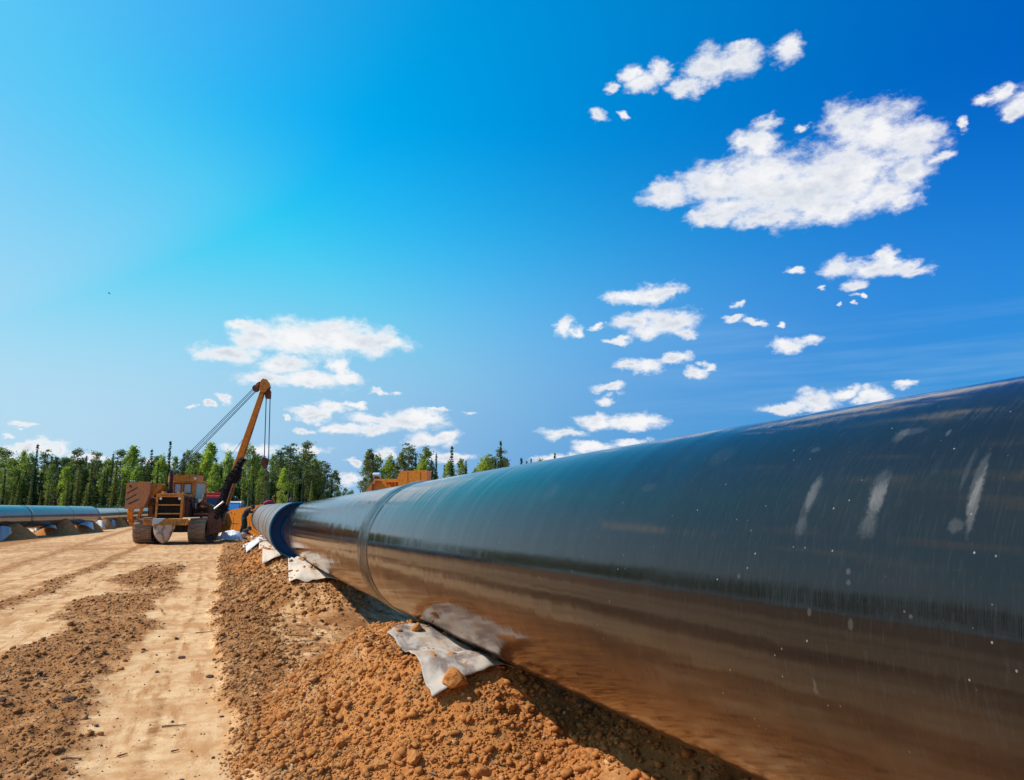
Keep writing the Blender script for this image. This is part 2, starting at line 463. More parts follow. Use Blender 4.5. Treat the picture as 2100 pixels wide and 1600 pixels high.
def hit_pipe(px, py):
    r = ray(px, py)
    lo = None
    for k in range(1, 4000):
        t = k * 0.01
        p = Vector((r[0] * t, r[1] * t, r[2] * t + EYE))
        c = pipe_c(p.y)
        if math.hypot(p.x - c.x, p.z - c.z) < PR:
            return p
    return None


def pipe_mat(name, near):
    m, t = new_mat(name)
    oc = t.n('ShaderNodeNewGeometry').outputs['Position']
    ring = t.noise(t.scaled(oc, (0.6, 30.0, 0.6)), 1.0, 5, 0.7)           # fine circumferential drawing lines
    ringw = t.noise(t.scaled(oc, (0.35, 7.0, 0.35)), 1.0, 3, 0.5)
    helix = t.noise(t.scaled(oc, (0.7, 3.0, 0.7)), 1.0, 2, 0.5)
    dustn = t.noise(oc, 1.7, 7, 0.62)
    sx = t.n('ShaderNodeSeparateXYZ', None, i0=oc)
    Y, Z = sx.outputs[1], sx.outputs[2]
    low_refl = t.smooth(Z, 1.36, 0.85)
    dust = t.math('MULTIPLY', t.smooth(dustn, 0.40, 0.72), t.math('MULTIPLY_ADD', t.smooth(ring, 0.35, 0.7), 0.7, 0.3))
    base = t.mix(t.math('MULTIPLY', dust, 0.09), (0.008, 0.0082, 0.0086), (0.10, 0.085, 0.072))
    rough = t.math('MULTIPLY_ADD', dust, 0.09, 0.07)
    rough = t.math('MULTIPLY_ADD', t.math('SUBTRACT', ring, 0.5), 0.16, rough)
    fine_ring = t.noise(t.scaled(oc, (16.0, 130.0, 16.0)), 1.0, 4, 0.65)
    base = t.mix(t.smooth(fine_ring, 0.50, 0.72, 0.0, 0.035), base, (0.26, 0.25, 0.24))
    base = t.mix(t.math('MULTIPLY', low_refl, t.smooth(dustn, 0.25, 0.75, 0.22, 0.62)), base, (0.25, 0.108, 0.042))  # muddy brown below, painted to supply the sunlit ground's reflection
    # fine speckle of dried splashes
    vo = t.n('ShaderNodeTexVoronoi', {'feature': 'F1'}, Vector=t.scaled(oc, (1, 0.8, 0.65)), Scale=85.0)
    sz = t.n('ShaderNodeSeparateColor', None, i0=vo.outputs['Color'])
    pick = t.math('MULTIPLY', t.smooth(sz.outputs[0], 0.955, 0.985), t.smooth(sz.outputs[1], 0.0, 1.0))
    dot = t.math('MULTIPLY', t.smooth(vo.outputs['Distance'], 0.22, 0.12), pick)
    vo2 = t.n('ShaderNodeTexVoronoi', {'feature': 'F1'}, Vector=oc, Scale=210.0)
    s2 = t.n('ShaderNodeSeparateColor', None, i0=vo2.outputs['Color'])
    dens2 = t.smooth(t.noise(oc, 0.9, 3, 0.5), 0.40, 0.62)
    dot2 = t.math('MULTIPLY', t.smooth(vo2.outputs['Distance'], 0.26, 0.14), t.math('MULTIPLY', t.smooth(s2.outputs[0], 0.82, 0.92), dens2))
    # short scratches running round the pipe
    vs = t.n('ShaderNodeTexVoronoi', {'feature': 'F1'}, Vector=t.scaled(oc, (2.0, 55.0, 2.0)), Scale=1.0)
    s3 = t.n('ShaderNodeSeparateColor', None, i0=vs.outputs['Color'])
    scr = t.math('MULTIPLY', t.smooth(vs.outputs['Distance'], 0.30, 0.18), t.smooth(s3.outputs[1], 0.965, 0.985))
    marks = t.math('MAXIMUM', t.math('MULTIPLY', dot, 0.5), t.math('MAXIMUM', t.math('MULTIPLY', dot2, 0.30), t.math('MULTIPLY', t.math('MULTIPLY', scr, t.smooth(dustn, 0.45, 0.65)), 0.05)))
    col = t.mix(marks, base, (0.50, 0.47, 0.43))
    rough = t.math('MULTIPLY_ADD', marks, 0.4, rough)
    if near:
        # dust prints left by the lifting gear: (pixel place in photo, half length along pipe m, half height m, strength)
        for (px, py, ry, rz, stg) in ((1668, 1012, 0.022, 0.055, 0.9), (1655, 1045, 0.020, 0.085, 0.35), (1646, 1078, 0.024, 0.030, 0.45),
                                      (1808, 998, 0.030, 0.050, 0.55), (1800, 1022, 0.026, 0.050, 0.9), (1790, 1050, 0.025, 0.06, 0.35), (1783, 1080, 0.032, 0.034, 0.45),
                                      (2010, 985, 0.014, 0.075, 0.7), (2000, 1030, 0.014, 0.075, 0.95), (1985, 965, 0.008, 0.05, 0.4), (1962, 1078, 0.022, 0.018, 0.6),
                                      (1850, 893, 0.022, 0.022, 0.7), (1872, 885, 0.05, 0.012, 0.5), (1674, 923, 0.02, 0.010, 0.5), (1948, 888, 0.007, 0.010, 0.9),
                                      (1741, 1172, 0.008, 0.010, 1.0), (1742, 1195, 0.008, 0.008, 0.9), (1662, 1255, 0.008, 0.012, 0.9), (1746, 1280, 0.010, 0.016, 0.8),
                                      (1672, 1402, 0.006, 0.014, 1.0), (1674, 1416, 0.010, 0.011, 1.0), (1871, 1264, 0.006, 0.006, 1.0), (1516, 1182, 0.007, 0.009, 0.9),
                                      (1480, 935, 0.07, 0.04, 0.18), (1330, 1000, 0.06, 0.02, 0.22), (1130, 1010, 0.09, 0.05, 0.18)):
            h = hit_pipe(px, py)
            if h is None:
                continue
            q = t.n('ShaderNodeCombineXYZ', None, i0=t.math('MULTIPLY', t.math('SUBTRACT', Y, h.y), 1 / ry), i1=t.math('MULTIPLY', t.math('SUBTRACT', Z, h.z), 1 / rz), i2=0.0)
            ln = t.vmath('LENGTH', q.outputs[0]).outputs['Value']
            ln = t.math('MULTIPLY_ADD', t.math('SUBTRACT', t.noise(oc, 90.0, 3, 0.6), 0.5), 0.9, ln)
            mk = t.math('MULTIPLY', t.smooth(ln, 1.15, 0.55), stg)
            col = t.mix(t.math('MULTIPLY', mk, 0.12), col, (0.34, 0.33, 0.32))
            rough = t.math('MULTIPLY_ADD', mk, 0.22, rough)
    setin(t, 'Base Color', col)
    setin(t, 'Roughness', rough)
    setin(t, 'IOR', 1.50)
    h = t.math('ADD', t.math('MULTIPLY', helix, 1.0), t.math('MULTIPLY', ringw, 0.25))
    bn = t.n('ShaderNodeBump', None, Strength=0.30 if near else 0.35, Distance=0.02, Height=h)
    bn2 = t.n('ShaderNodeBump', None, Strength=0.14, Distance=0.004, Height=ring, Normal=bn.outputs[0])
    setin(t, 'Normal', bn2.outputs[0])
    return m


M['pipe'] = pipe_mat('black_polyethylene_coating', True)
M['pipe_grey'] = simple('dusty_grey_coating', (0.23, 0.20, 0.18), (0.17, 0.15, 0.135), 1.5, 0.48, 0.0, 0.15, 6)
M['pipe_far'] = simple('glossy_grey_coating', (0.035, 0.04, 0.05), (0.075, 0.075, 0.08), 1.2, 0.16, 0.0, 0.10, 5)
M['pipe_far'].node_tree.nodes['Principled BSDF'].inputs['IOR'].default_value = 1.9
M['sleeve'] = simple('shrink_sleeve', (0.013, 0.013, 0.014), (0.06, 0.055, 0.05), 9, 0.16, 0.0, 0.5, 9, lo=0.45, hi=0.8)
M['cap_blue'] = simple('dark_blue_plastic_cap', (0.0, 0.035, 0.095), (0.0, 0.045, 0.12), 1.2, 0.45)
M['cap_rim'] = simple('blue_plastic_rim', (0.0, 0.13, 0.22), (0.0, 0.10, 0.18), 3, 0.35)
M['pipe_end'] = simple('machined_steel_bevel', (0.35, 0.33, 0.31), (0.25, 0.2, 0.17), 8, 0.4, 0.7)


# ================================================================ mesh helpers
def link(o, parent=None):
    COL.objects.link(o)
    if parent is not None:
        o.parent = parent
    return o


def tag(o, label=None, cat=None, group=None, kind=None):
    if label: o['label'] = label
    if cat: o['category'] = cat
    if group: o['group'] = group
    if kind: o['kind'] = kind
    return o


def empty(name, loc, rz=0.0):
    o = bpy.data.objects.new(name, None)
    o.empty_display_size = 0.3
    o.location = loc
    o.rotation_euler = (0, 0, rz)
    return link(o)


class MB:
    def __init__(self):
        self.v, self.f = [], []

    def add(self, vs, fs):
        k = len(self.v)
        self.v += [tuple(v) for v in vs]
        self.f += [tuple(i + k for i in f) for f in fs]
        return self

    def box(self, x0, x1, y0, y1, z0, z1, rot=None, piv=None):
        vs = [Vector(p) for p in ((x0, y0, z0), (x1, y0, z0), (x1, y1, z0), (x0, y1, z0), (x0, y0, z1), (x1, y0, z1), (x1, y1, z1), (x0, y1, z1))]
        if rot is not None:
            c = Vector(piv) if piv else Vector(((x0 + x1) / 2, (y0 + y1) / 2, (z0 + z1) / 2))
            vs = [c + rot @ (v - c) for v in vs]
        return self.add(vs, [(0, 3, 2, 1), (4, 5, 6, 7), (0, 1, 5, 4), (1, 2, 6, 5), (2, 3, 7, 6), (3, 0, 4, 7)])

    def prism(self, pts, a, b, axis='y'):
        """outline pts extruded between a and b along axis"""
        n = len(pts)
        if axis == 'y':
            vs = [(p[0], a, p[1]) for p in pts] + [(p[0], b, p[1]) for p in pts]
        elif axis == 'x':
            vs = [(a, p[0], p[1]) for p in pts] + [(b, p[0], p[1]) for p in pts]
        else:
            vs = [(p[0], p[1], a) for p in pts] + [(p[0], p[1], b) for p in pts]
        fs = [tuple(range(n)), tuple(range(2 * n - 1, n - 1, -1))]
        fs += [(i, (i + 1) % n, n + (i + 1) % n, n + i) for i in range(n)]
        fs = [tuple(reversed(f)) for f in fs]
        return self.add(vs, fs)

    def ring(self, outer, inner, a, b, axis='y'):
        """frame between two outlines with the same number of points"""
        n = len(outer)
        def P(p, s):
            return (p[0], s, p[1]) if axis == 'y' else ((s, p[0], p[1]) if axis == 'x' else (p[0], p[1], s))
        vs = [P(p, a) for p in outer] + [P(p, a) for p in inner] + [P(p, b) for p in outer] + [P(p, b) for p in inner]
        fs = []
        for i in range(n):
            j = (i + 1) % n
            fs += [(i, j, n + j, n + i), (2 * n + i, 3 * n + i, 3 * n + j, 2 * n + j), (i, 2 * n + i, 2 * n + j, j), (n + i, n + j, 3 * n + j, 3 * n + i)]
        return self.add(vs, fs)

    def cyl(self, p0, p1, r0, r1=None, n=16, caps=True):
        p0, p1 = Vector(p0), Vector(p1)
        r1 = r0 if r1 is None else r1
        ax = (p1 - p0).normalized()
        u = ax.orthogonal().normalized()
        w = ax.cross(u)
        vs = []
        for p, r in ((p0, r0), (p1, r1)):
            for i in range(n):
                a = 2 * math.pi * i / n
                vs.append(p + (u * math.cos(a) + w * math.sin(a)) * r)
        fs = [(i, (i + 1) % n, n + (i + 1) % n, n + i) for i in range(n)]
        if caps:
            fs += [tuple(range(n - 1, -1, -1)), tuple(range(n, 2 * n))]
        return self.add(vs, fs)

    def tube(self, pts, r, n=8, closed=False):
        pts = [Vector(p) for p in pts]
        rs = r if isinstance(r, (list, tuple)) else [r] * len(pts)
        vs = []
        prev = None
        for i, p in enumerate(pts):
            a = pts[max(i - 1, 0)]; b = pts[min(i + 1, len(pts) - 1)]
            t = (b - a).normalized()
            u = t.orthogonal().normalized() if prev is None else (prev - t * prev.dot(t)).normalized()
            prev = u
            w = t.cross(u)
            for k in range(n):
                an = 2 * math.pi * k / n
                vs.append(p + (u * math.cos(an) + w * math.sin(an)) * rs[i])
        fs = []
        for i in range(len(pts) - 1):
            for k in range(n):
                fs.append((i * n + k, i * n + (k + 1) % n, (i + 1) * n + (k + 1) % n, (i + 1) * n + k))
        fs += [tuple(range(n - 1, -1, -1)), tuple(range((len(pts) - 1) * n, len(pts) * n))]
        return self.add(vs, fs)

    def beam(self, p0, p1, w, h, w1=None, h1=None, up=(0, 0, 1)):
        p0, p1 = Vector(p0), Vector(p1)
        w1 = w if w1 is None else w1; h1 = h if h1 is None else h1
        ax = (p1 - p0).normalized()
        s = ax.cross(Vector(up)).normalized()
        q = s.cross(ax)
        vs = []
        for p, a, b in ((p0, w, h), (p1, w1, h1)):
            vs += [p - s * a / 2 - q * b / 2, p + s * a / 2 - q * b / 2, p + s * a / 2 + q * b / 2, p - s * a / 2 + q * b / 2]
        return self.add(vs, [(3, 2, 1, 0), (4, 5, 6, 7), (0, 1, 5, 4), (1, 2, 6, 5), (2, 3, 7, 6), (3, 0, 4, 7)])

    def build(self, name, mat, parent=None, smooth=False, bevel=0.0, kind=None):
        me = bpy.data.meshes.new(name)
        me.from_pydata(self.v, [], self.f)
        me.validate()
        me.materials.append(mat)
        if smooth:
            me.polygons.foreach_set('use_smooth', [True] * len(me.polygons))
        o = bpy.data.objects.new(name, me)
        link(o, parent)
        if bevel:
            b = o.modifiers.new('edge', 'BEVEL')
            b.width = bevel; b.segments = 2; b.limit_method = 'ANGLE'; b.angle_limit = math.radians(40)
        if kind: o['kind'] = kind
        return o


def np_obj(name, V, Fa, mat, parent=None, smooth=False, attrs=None):
    """fast mesh from arrays; Fa is (n,3) or (n,4)"""
    me = bpy.data.meshes.new(name)
    k = Fa.shape[1]
    me.vertices.add(len(V)); me.vertices.foreach_set('co', np.asarray(V, np.float32).ravel())
    me.loops.add(Fa.size); me.loops.foreach_set('vertex_index', Fa.astype(np.int32).ravel())
    me.polygons.add(len(Fa))
    me.polygons.foreach_set('loop_start', np.arange(0, Fa.size, k, dtype=np.int32))
    if smooth:
        me.polygons.foreach_set('use_smooth', np.ones(len(Fa), bool))
    for an, av in (attrs or {}).items():
        a = me.attributes.new(an, 'FLOAT', 'POINT')
        a.data.foreach_set('value', av.astype(np.float32).ravel())
    me.update(calc_edges=True)
    me.materials.append(mat)
    o = bpy.data.objects.new(name, me)
    return link(o, parent)


def _hash(ix, iy, seed):
    h = (ix.astype(np.int64) * 374761393 + iy.astype(np.int64) * 668265263 + seed * 974711) & 0x7fffffff
    h = ((h ^ (h >> 13)) * 1274126177) & 0x7fffffff
    return ((h ^ (h >> 16)) & 0xffff) / 65535.0


def vnoise(x, y, seed=0):
    x = np.asarray(x, float); y = np.asarray(y, float)
    ix = np.floor(x); iy = np.floor(y)
    fx = x - ix; fy = y - iy
    fx = fx * fx * fx * (fx * (fx * 6 - 15) + 10); fy = fy * fy * fy * (fy * (fy * 6 - 15) + 10)
    a = _hash(ix, iy, seed); b = _hash(ix + 1, iy, seed); c = _hash(ix, iy + 1, seed); d = _hash(ix + 1, iy + 1, seed)
    return (a * (1 - fx) + b * fx) * (1 - fy) + (c * (1 - fx) + d * fx) * fy - 0.5


def fbm(x, y, sc, octs=4, seed=0, gain=0.5):
    s = 0; a = 1.0
    for o in range(octs):
        s = s + a * vnoise(x / sc * 2 ** o + 17.3 * o, y / sc * 2 ** o - 9.1 * o, seed + o)
        a *= gain
    return s


def ridge(x, y, sc, octs=3, seed=0):
    """lumpy, clod-like relief"""
    s = 0; a = 1.0
    for o in range(octs):
        s = s + a * (0.5 - np.abs(vnoise(x / sc * 2 ** o, y / sc * 2 ** o, seed + o)) * 2)
        a *= 0.55
    return s


def sst(x, lo, hi):
    t = np.clip((x - lo) / (hi - lo), 0, 1)
    return t * t * (3 - 2 * t)


# ================================================================ ground
def zones(x, y):
    """how churned and how orange the soil is at a place"""
    wob = fbm(x * 0 + 3.1, y, 3.0, 3, 5) * 0.5
    w2 = fbm(x, y, 0.5, 4, 8) * 0.16
    xx = x + w2
    edge = np.interp(y, [3, 5, 8, 11, 22, 40], [0.36, 0.29, 0.15, 0.02, 0.08, 0.2]) + wob * 0.08
    berm = sst(xx, edge - 0.10, edge + 0.10) * (1 - sst(xx, 0.62, 0.95) * 0.6)
    band = sst(xx, -2.35 + wob, -1.95 + wob) * (1 - sst(xx, -1.05 + wob * .6, -0.65 + wob * .6))
    band = band * (0.55 + 0.75 * sst(fbm(x, y, 1.7, 3, 21) + 0.12, -0.25, 0.25)) * (1 - 0.75 * sst(y, 20, 27))
    b2 = np.exp(-((xx + 3.35 - wob * .4) / 0.30) ** 2) * sst(y, 8, 12)
    b3 = np.exp(-((xx + 5.6 + (y - 25) * 0.03) / 0.42) ** 2) * 0.8
    fine_tr = 0
    for tx, tw in ((-4.5, .16), (-2.75, .10), (-6.9, .2), (-0.45, .06), (-7.6, .16), (-1.2, .1)):
        fine_tr = fine_tr + np.exp(-((x + fbm(x * 0, y, 5.0, 2, int(tx * 10) + 200) * .35 - tx) / tw) ** 2) * (0.35 + 0.5 * sst(fbm(x, y, 0.9, 3, 301), -0.2, 0.3))
    far = sst(fbm(x, y, 6.0, 4, 31), 0.0, 0.45) * 0.5 + sst(fbm(x * 1.0, y * 3.0, 7.0, 4, 77), 0.08, 0.4) * 0.45 * sst(y, 18, 30)
    lft = 1 - sst(x, -9.4, -8.2)
    rgt = sst(x, 0.6, 1.0) * (0.35 + 0.5 * sst(fbm(x, y, 0.6, 3, 41), -0.1, 0.2))
    churn = np.clip(np.maximum.reduce([berm * 0.95, band, b2, b3, fine_tr * 0.8, far, lft * 0.9, rgt]), 0, 1)
    orange = np.clip(0.36 * sst(xx, edge, edge + 0.3) + 0.30 * lft + 0.5 * sst(x, 1.0, 1.6) * (1 - sst(y, 6, 10)), 0, 1)
    return churn, orange, berm, band, np.maximum(b2, b3)


def gh(x, y):
    churn, orange, berm, band, b2 = zones(x, y)
    z = fbm(x, y, 9.0, 3, 2) * 0.05 + fbm(x, y, 0.5, 3, 3) * 0.006
    z = z + berm * (0.055 + ridge(x, y, 0.16, 3, 50) * 0.05)
    z = z + band * (0.010 + ridge(x, y * 0.8, 0.19, 4, 60) * 0.036 + 0.014 * np.sin(x * 9 + fbm(x * 0, y, 2.0, 2, 9) * 6) * sst(fbm(x, y, 1.2, 2, 19), -0.1, 0.2))
    z = z + b2 * (0.02 + ridge(x, y * 0.6, 0.3, 3, 66) * 0.05)
    r = sst(x, 0.7, 1.1)
    z = z + r * (ridge(x * 0.7, y * 1.5, 0.16, 3, 70) * 0.022)
    hole = np.exp(-((x - 2.6) / 0.9) ** 2) * sst(-y, -40, -35)
    return z - 0.20 * hole - 0.01


def axis(segs):
    out = [segs[0][0]]
    for a, b, s0, s1 in segs:
        v = a
        while v < b:
            t = (v - a) / (b - a)
            v += s0 + (s1 - s0) * t
            out.append(min(v, b))
    return np.array(sorted(set(np.round(out, 4))))


gx = axis([(-420, -60, 60, 20), (-60, -14, 8, 1.0), (-14, -4.5, 0.5, 0.06), (-4.5, -2.4, 0.04, 0.028), (-2.4, 1.9, 0.021, 0.021), (1.9, 3.6, 0.04, 0.12), (3.6, 14, 0.3, 2), (14, 60, 4, 12), (60, 420, 20, 60)])
gy = axis([(-60, 0, 12, 1), (0, 4.0, 0.5, 0.08), (4.0, 12.0, 0.018, 0.05), (12, 30, 0.05, 0.16), (30, 60, 0.2, 0.9), (60, 140, 1.5, 8), (140, 900, 20, 90)])
GX, GY = np.meshgrid(gx, gy)
GZ = gh(GX, GY)
ch_, og_, _, _, _ = zones(GX, GY)
nx, ny = len(gx), len(gy)
I = np.arange(nx * ny).reshape(ny, nx)
quads = np.stack([I[:-1, :-1], I[:-1, 1:], I[1:, 1:], I[1:, :-1]], -1).reshape(-1, 4)
ground = np_obj('ground', np.stack([GX, GY, GZ], -1).reshape(-1, 3), quads, M['soil'], smooth=True, attrs={'churn': ch_, 'orange': og_})
tag(ground, kind='structure')

# ---------------------------------------------------------------- soil heaps that carry the pipes
def pipe_bottom(x, y):
    t = y / 10
    cx = PC[0] + PC[1] * t + PC[2] * t * t
    cz = EYE + PC[3] + PC[4] * t + PC[5] * t * t
    dx = np.clip(np.abs(x - cx) / (PR + 0.004), 0, 1)
    return np.where(dx < 1, cz - (PR + 0.004) * np.sqrt(1 - dx * dx), 9.0)


HEAPS = [  # cx, cy, rx, ry, height, orange, label
    (1.95, 6.05, 1.62, 2.15, 0.90, 0.95, 'large heap of orange clods under the near end of the pipe'),
    (3.05, 3.2, 1.6, 3.0, 0.62, 0.6, 'low shaded bank of soil under the nearest stretch of pipe'),
    (2.0, 15.2, 1.7, 2.9, 0.85, 0.25, 'brown soil heap under the cream mat with the folded front edge'),
    (2.0, 21.4, 1.8, 2.6, 0.85, 0.75, 'orange soil heap just behind the blue capped pipe end'),
    (2.0, 27.2, 1.7, 2.6, 0.80, 0.5, 'soil heap under the two small white mats'),
    (2.1, 34.0, 1.7, 2.6, 0.60, 0.3, 'far brown soil heap where the two workers are'),
]


def heap_h(h, x, y):
    cx, cy, rx, ry, hh, og, _ = h
    wob = 1 + 0.22 * fbm(x, y, 0.9, 2, 90)
    q = np.sqrt(((x - cx) / (rx * wob)) ** 2 + ((y - cy) / (ry * wob)) ** 2)
    core = 1 - q
    z = hh * np.where(core > 0, np.minimum(core * 1.28, 1 - 0.35 * q * q), core * 0.8)
    z = np.where(core > 0, np.minimum(z, 0.58), z)
    if hh == 0.90:
        z = z + 0.06 * np.exp(-((x - 1.42) / 0.30) ** 2 - ((y - 6.45) / 0.55) ** 2)
    m = sst(core, -0.02, 0.25)
    z = z + m * (ridge(x, y, 0.21, 3, 101) * 0.045 + ridge(x, y, 0.07, 2, 131) * 0.02 + fbm(x, y, 0.5, 2, 7) * 0.06)
    z = np.minimum(z, pipe_bottom(x, y) - 0.012)
    return z


def surf(x, y):
    z = gh(x, y)
    for h in HEAPS:
        z = np.maximum(z, heap_h(h, x, y))
    return z


for k, h in enumerate(HEAPS):
    cx, cy, rx, ry = h[:4]
    st = 0.021 if k == 0 else (0.035 if k < 4 else 0.06)
    xs = np.arange(cx - rx * 1.2, cx + rx * 1.2, st); ys = np.arange(cy - ry * 1.2, cy + ry * 1.2, st)
    X, Y = np.meshgrid(xs, ys)
    Z = np.maximum(heap_h(h, X, Y), gh(X, Y) - 0.06)
    J = np.arange(X.size).reshape(X.shape)
    q = np.stack([J[:-1, :-1], J[:-1, 1:], J[1:, 1:], J[1:, :-1]], -1).reshape(-1, 4)
    ch = 0.55 + 0.35 * sst(fbm(X, Y, 0.9, 3, 12), -0.2, 0.3)
    og = h[5] * (0.75 + 0.6 * fbm(X, Y, 1.0, 3, 14)) * sst(-np.sqrt(((X - cx) / rx) ** 2 + ((Y - cy) / ry) ** 2), -1.3, -1.0)
    o = np_obj('soil_heap', np.stack([X, Y, Z], -1).reshape(-1, 3), q, M['soil'], smooth=True, attrs={'churn': ch, 'orange': og})
    tag(o, h[6], 'soil heap', 'heaps of soil under the main pipeline')

# ---------------------------------------------------------------- loose clods
_ph = (1 + 5 ** 0.5) / 2
ICO_V = np.array([(-1, _ph, 0), (1, _ph, 0), (-1, -_ph, 0), (1, -_ph, 0), (0, -1, _ph), (0, 1, _ph), (0, -1, -_ph), (0, 1, -_ph), (_ph, 0, -1), (_ph, 0, 1), (-_ph, 0, -1), (-_ph, 0, 1)], float) / 1.9
ICO_F = np.array([(0, 11, 5), (0, 5, 1), (0, 1, 7), (0, 7, 10), (0, 10, 11), (1, 5, 9), (5, 11, 4), (11, 10, 2), (10, 7, 6), (7, 1, 8), (3, 9, 4), (3, 4, 2), (3, 2, 6), (3, 6, 8), (3, 8, 9), (4, 9, 5), (2, 4, 11), (6, 2, 10), (8, 6, 7), (9, 8, 1)])


def rot_mats(n):
    q = RNG.normal(size=(n, 4)); q /= np.linalg.norm(q, axis=1, keepdims=True)
    w, x, y, z = q.T
    return np.stack([np.stack([1 - 2 * (y * y + z * z), 2 * (x * y - z * w), 2 * (x * z + y * w)], -1),
                     np.stack([2 * (x * y + z * w), 1 - 2 * (x * x + z * z), 2 * (y * z - x * w)], -1),
                     np.stack([2 * (x * z - y * w), 2 * (y * z + x * w), 1 - 2 * (x * x + y * y)], -1)], 1)


def clod_mesh(name, xs, ys, rs, mat, parent=None, sink=0.25, hf=surf):
    n = len(xs)
    zs = hf(xs, ys)
    jit = 1 + RNG.uniform(-0.55, 0.42, (n, 12, 1))
    sc = RNG.uniform(0.6, 1.25, (n, 1, 3))
    V = ICO_V[None] * jit * sc
    V = np.einsum('nij,nkj->nki', rot_mats(n), V)
    V[..., 2] *= 0.75
    V = V * rs[:, None, None] + np.stack([xs, ys, zs + rs * sink], -1)[:, None, :]
    Fc = (ICO_F[None] + (np.arange(n) * 12)[:, None, None]).reshape(-1, 3)
    o = np_obj(name, V.reshape(-1, 3), Fc, mat, parent)
    tag(o, kind='stuff')
    return o


def pareto(n, lo, hi, a=2.2):
    u = RNG.uniform(size=n)
    r = lo * (1 - u) ** (-1 / a)
    return np.clip(r, lo, hi)


def scatter(n, x0, x1, y0, y1, wfun, pref=1.6):
    """points thinned by wfun, denser nearby"""
    xs, ys = [], []
    c = 0
    while c < n:
        m = n * 4
        x = RNG.uniform(x0, x1, m)
        u = RNG.uniform(size=m)
        y = y0 * (y1 / y0) ** (u ** 1.0) if pref else RNG.uniform(y0, y1, m)
        k = RNG.uniform(size=m) < wfun(x, y)
        xs.append(x[k]); ys.append(y[k]); c += int(k.sum())
    return np.concatenate(xs)[:n], np.concatenate(ys)[:n]


hA = HEAPS[0]


def first_hit(px, py):
    """where the sight line through a photo pixel first meets the soil"""
    r = ray(px, py)
    t = np.arange(2.5, 60.0, 0.02)
    x, y, z = r[0] * t, r[1] * t, EYE + r[2] * t
    k = np.nonzero(z < surf(x, y))[0]
    if len(k) == 0:
        return on_z(px, py, 0.0)
    k = k[0]
    return Vector((x[k], y[k], z[k]))




def on_heap(h):
    def f(x, y):
        wob = 1 + 0.22 * fbm(x, y, 0.9, 2, 90)
        q = np.sqrt(((x - h[0]) / (h[2] * wob)) ** 2 + ((y - h[1]) / (h[3] * wob)) ** 2)
        return 1 - sst(q, 0.95, 1.12)
    return f


x, y = scatter(30000, 0.1, 2.6, 3.4, 8.0, on_heap(hA))
clod_mesh('orange_soil_crumbs', x, y, pareto(len(x), 0.0045, 0.034, 2.3), M['clod_orange'])
x, y = scatter(1500, 0.2, 2.8, 3.4, 8.0, on_heap(hA))
clod_mesh('pale_soil_crumbs', x, y, pareto(len(x), 0.006, 0.022, 2.4), M['clod_pale'])
x, y = scatter(22000, -0.15, 1.0, 4.2, 28.0, lambda x, y: zones(x, y)[2])
clod_mesh('windrow_soil_crumbs', x, y, pareto(len(x), 0.0045, 0.030, 2.3) * np.clip(0.8 + y / 25, 0.8, 1.6), M['clod_brown'])
x, y = scatter(17000, -4.4, -0.4, 4.2, 26.0, lambda x, y: np.clip(zones(x, y)[3] * 1.0 - 0.15 + zones(x, y)[4] * 0.7, 0, 1) ** 1.5)
clod_mesh('track_soil_crumbs', x, y, pareto(len(x), 0.0045, 0.032, 2.3) * np.clip(0.8 + y / 25, 0.8, 1.6), M['clod_brown'])
x, y = scatter(5000, 0.6, 2.9, 6.0, 36.0, lambda x, y: 0.6 + 0 * x)
clod_mesh('pipeside_soil_crumbs', x, y, pareto(len(x), 0.006, 0.04, 2.0) * np.clip(0.8 + y / 25, 0.8, 1.8), M['clod_brown'])
x, y = scatter(5000, 1.2, 3.0, 2.2, 6.0, lambda x, y: 0.8 + 0 * x)
clod_mesh('shaded_soil_crumbs', x, y, pareto(len(x), 0.006, 0.04, 2.2), M['clod_orange'])
for h in HEAPS[1:]:
    x, y = scatter(3000, h[0] - h[2], h[0] + 0.4, h[1] - h[3], h[1] + h[3], on_heap(h), 0)
    clod_mesh('heap_soil_crumbs', x, y, pareto(len(x), 0.008, 0.04, 2.2) if h[1] < 8 else pareto(len(x), 0.012, 0.07, 2.2), M['clod_orange'] if h[5] > 0.55 else M['clod_brown'])
x, y = scatter(900, -4.5, 0.1, 4.2, 20.0, lambda x, y: 0.5 + 0 * x)
clod_mesh('lane_soil_crumbs', x, y, pareto(len(x), 0.003, 0.016, 1.8), M['clod_dark'], sink=0.35)
x, y = scatter(2200, -4.5, 0.1, 4.2, 22.0, lambda x, y: 0.5 + 0 * x)
clod_mesh('lane_pale_crumbs', x, y, pareto(len(x), 0.003, 0.012, 2.0), M['clod_pale'], sink=0.2)


def big_clod_mesh(seed, sub=2):
    import bmesh
    bm = bmesh.new()
    bmesh.ops.create_icosphere(bm, subdivisions=3, radius=1.0)
    r = random.Random(seed)
    cuts = []
    for _ in range(9):
        d = Vector((r.gauss(0, 1), r.gauss(0, 1), r.gauss(0, 1))).normalized()
        cuts.append((d, r.uniform(0.55, 0.85)))
    from mathutils import noise as mn
    off = Vector((seed * 3.1, seed * 1.7, 0))
    sc = Vector((r.uniform(0.8, 1.2), r.uniform(0.7, 1.1), r.uniform(0.6, 0.9)))
    for v in bm.verts:
        p = v.co.copy()
        for d, c in cuts:
            k = p.dot(d)
            if k > c: p -= d * (k - c) * 0.9
        p *= 1 + 0.16 * mn.noise(v.co * 2.2 + off) + 0.09 * mn.noise(v.co * 5.5 + off)
        v.co = Vector((p.x * sc.x, p.y * sc.y, p.z * sc.z))
    me = bpy.data.meshes.new('clod')
    bm.to_mesh(me); bm.free()
    return me


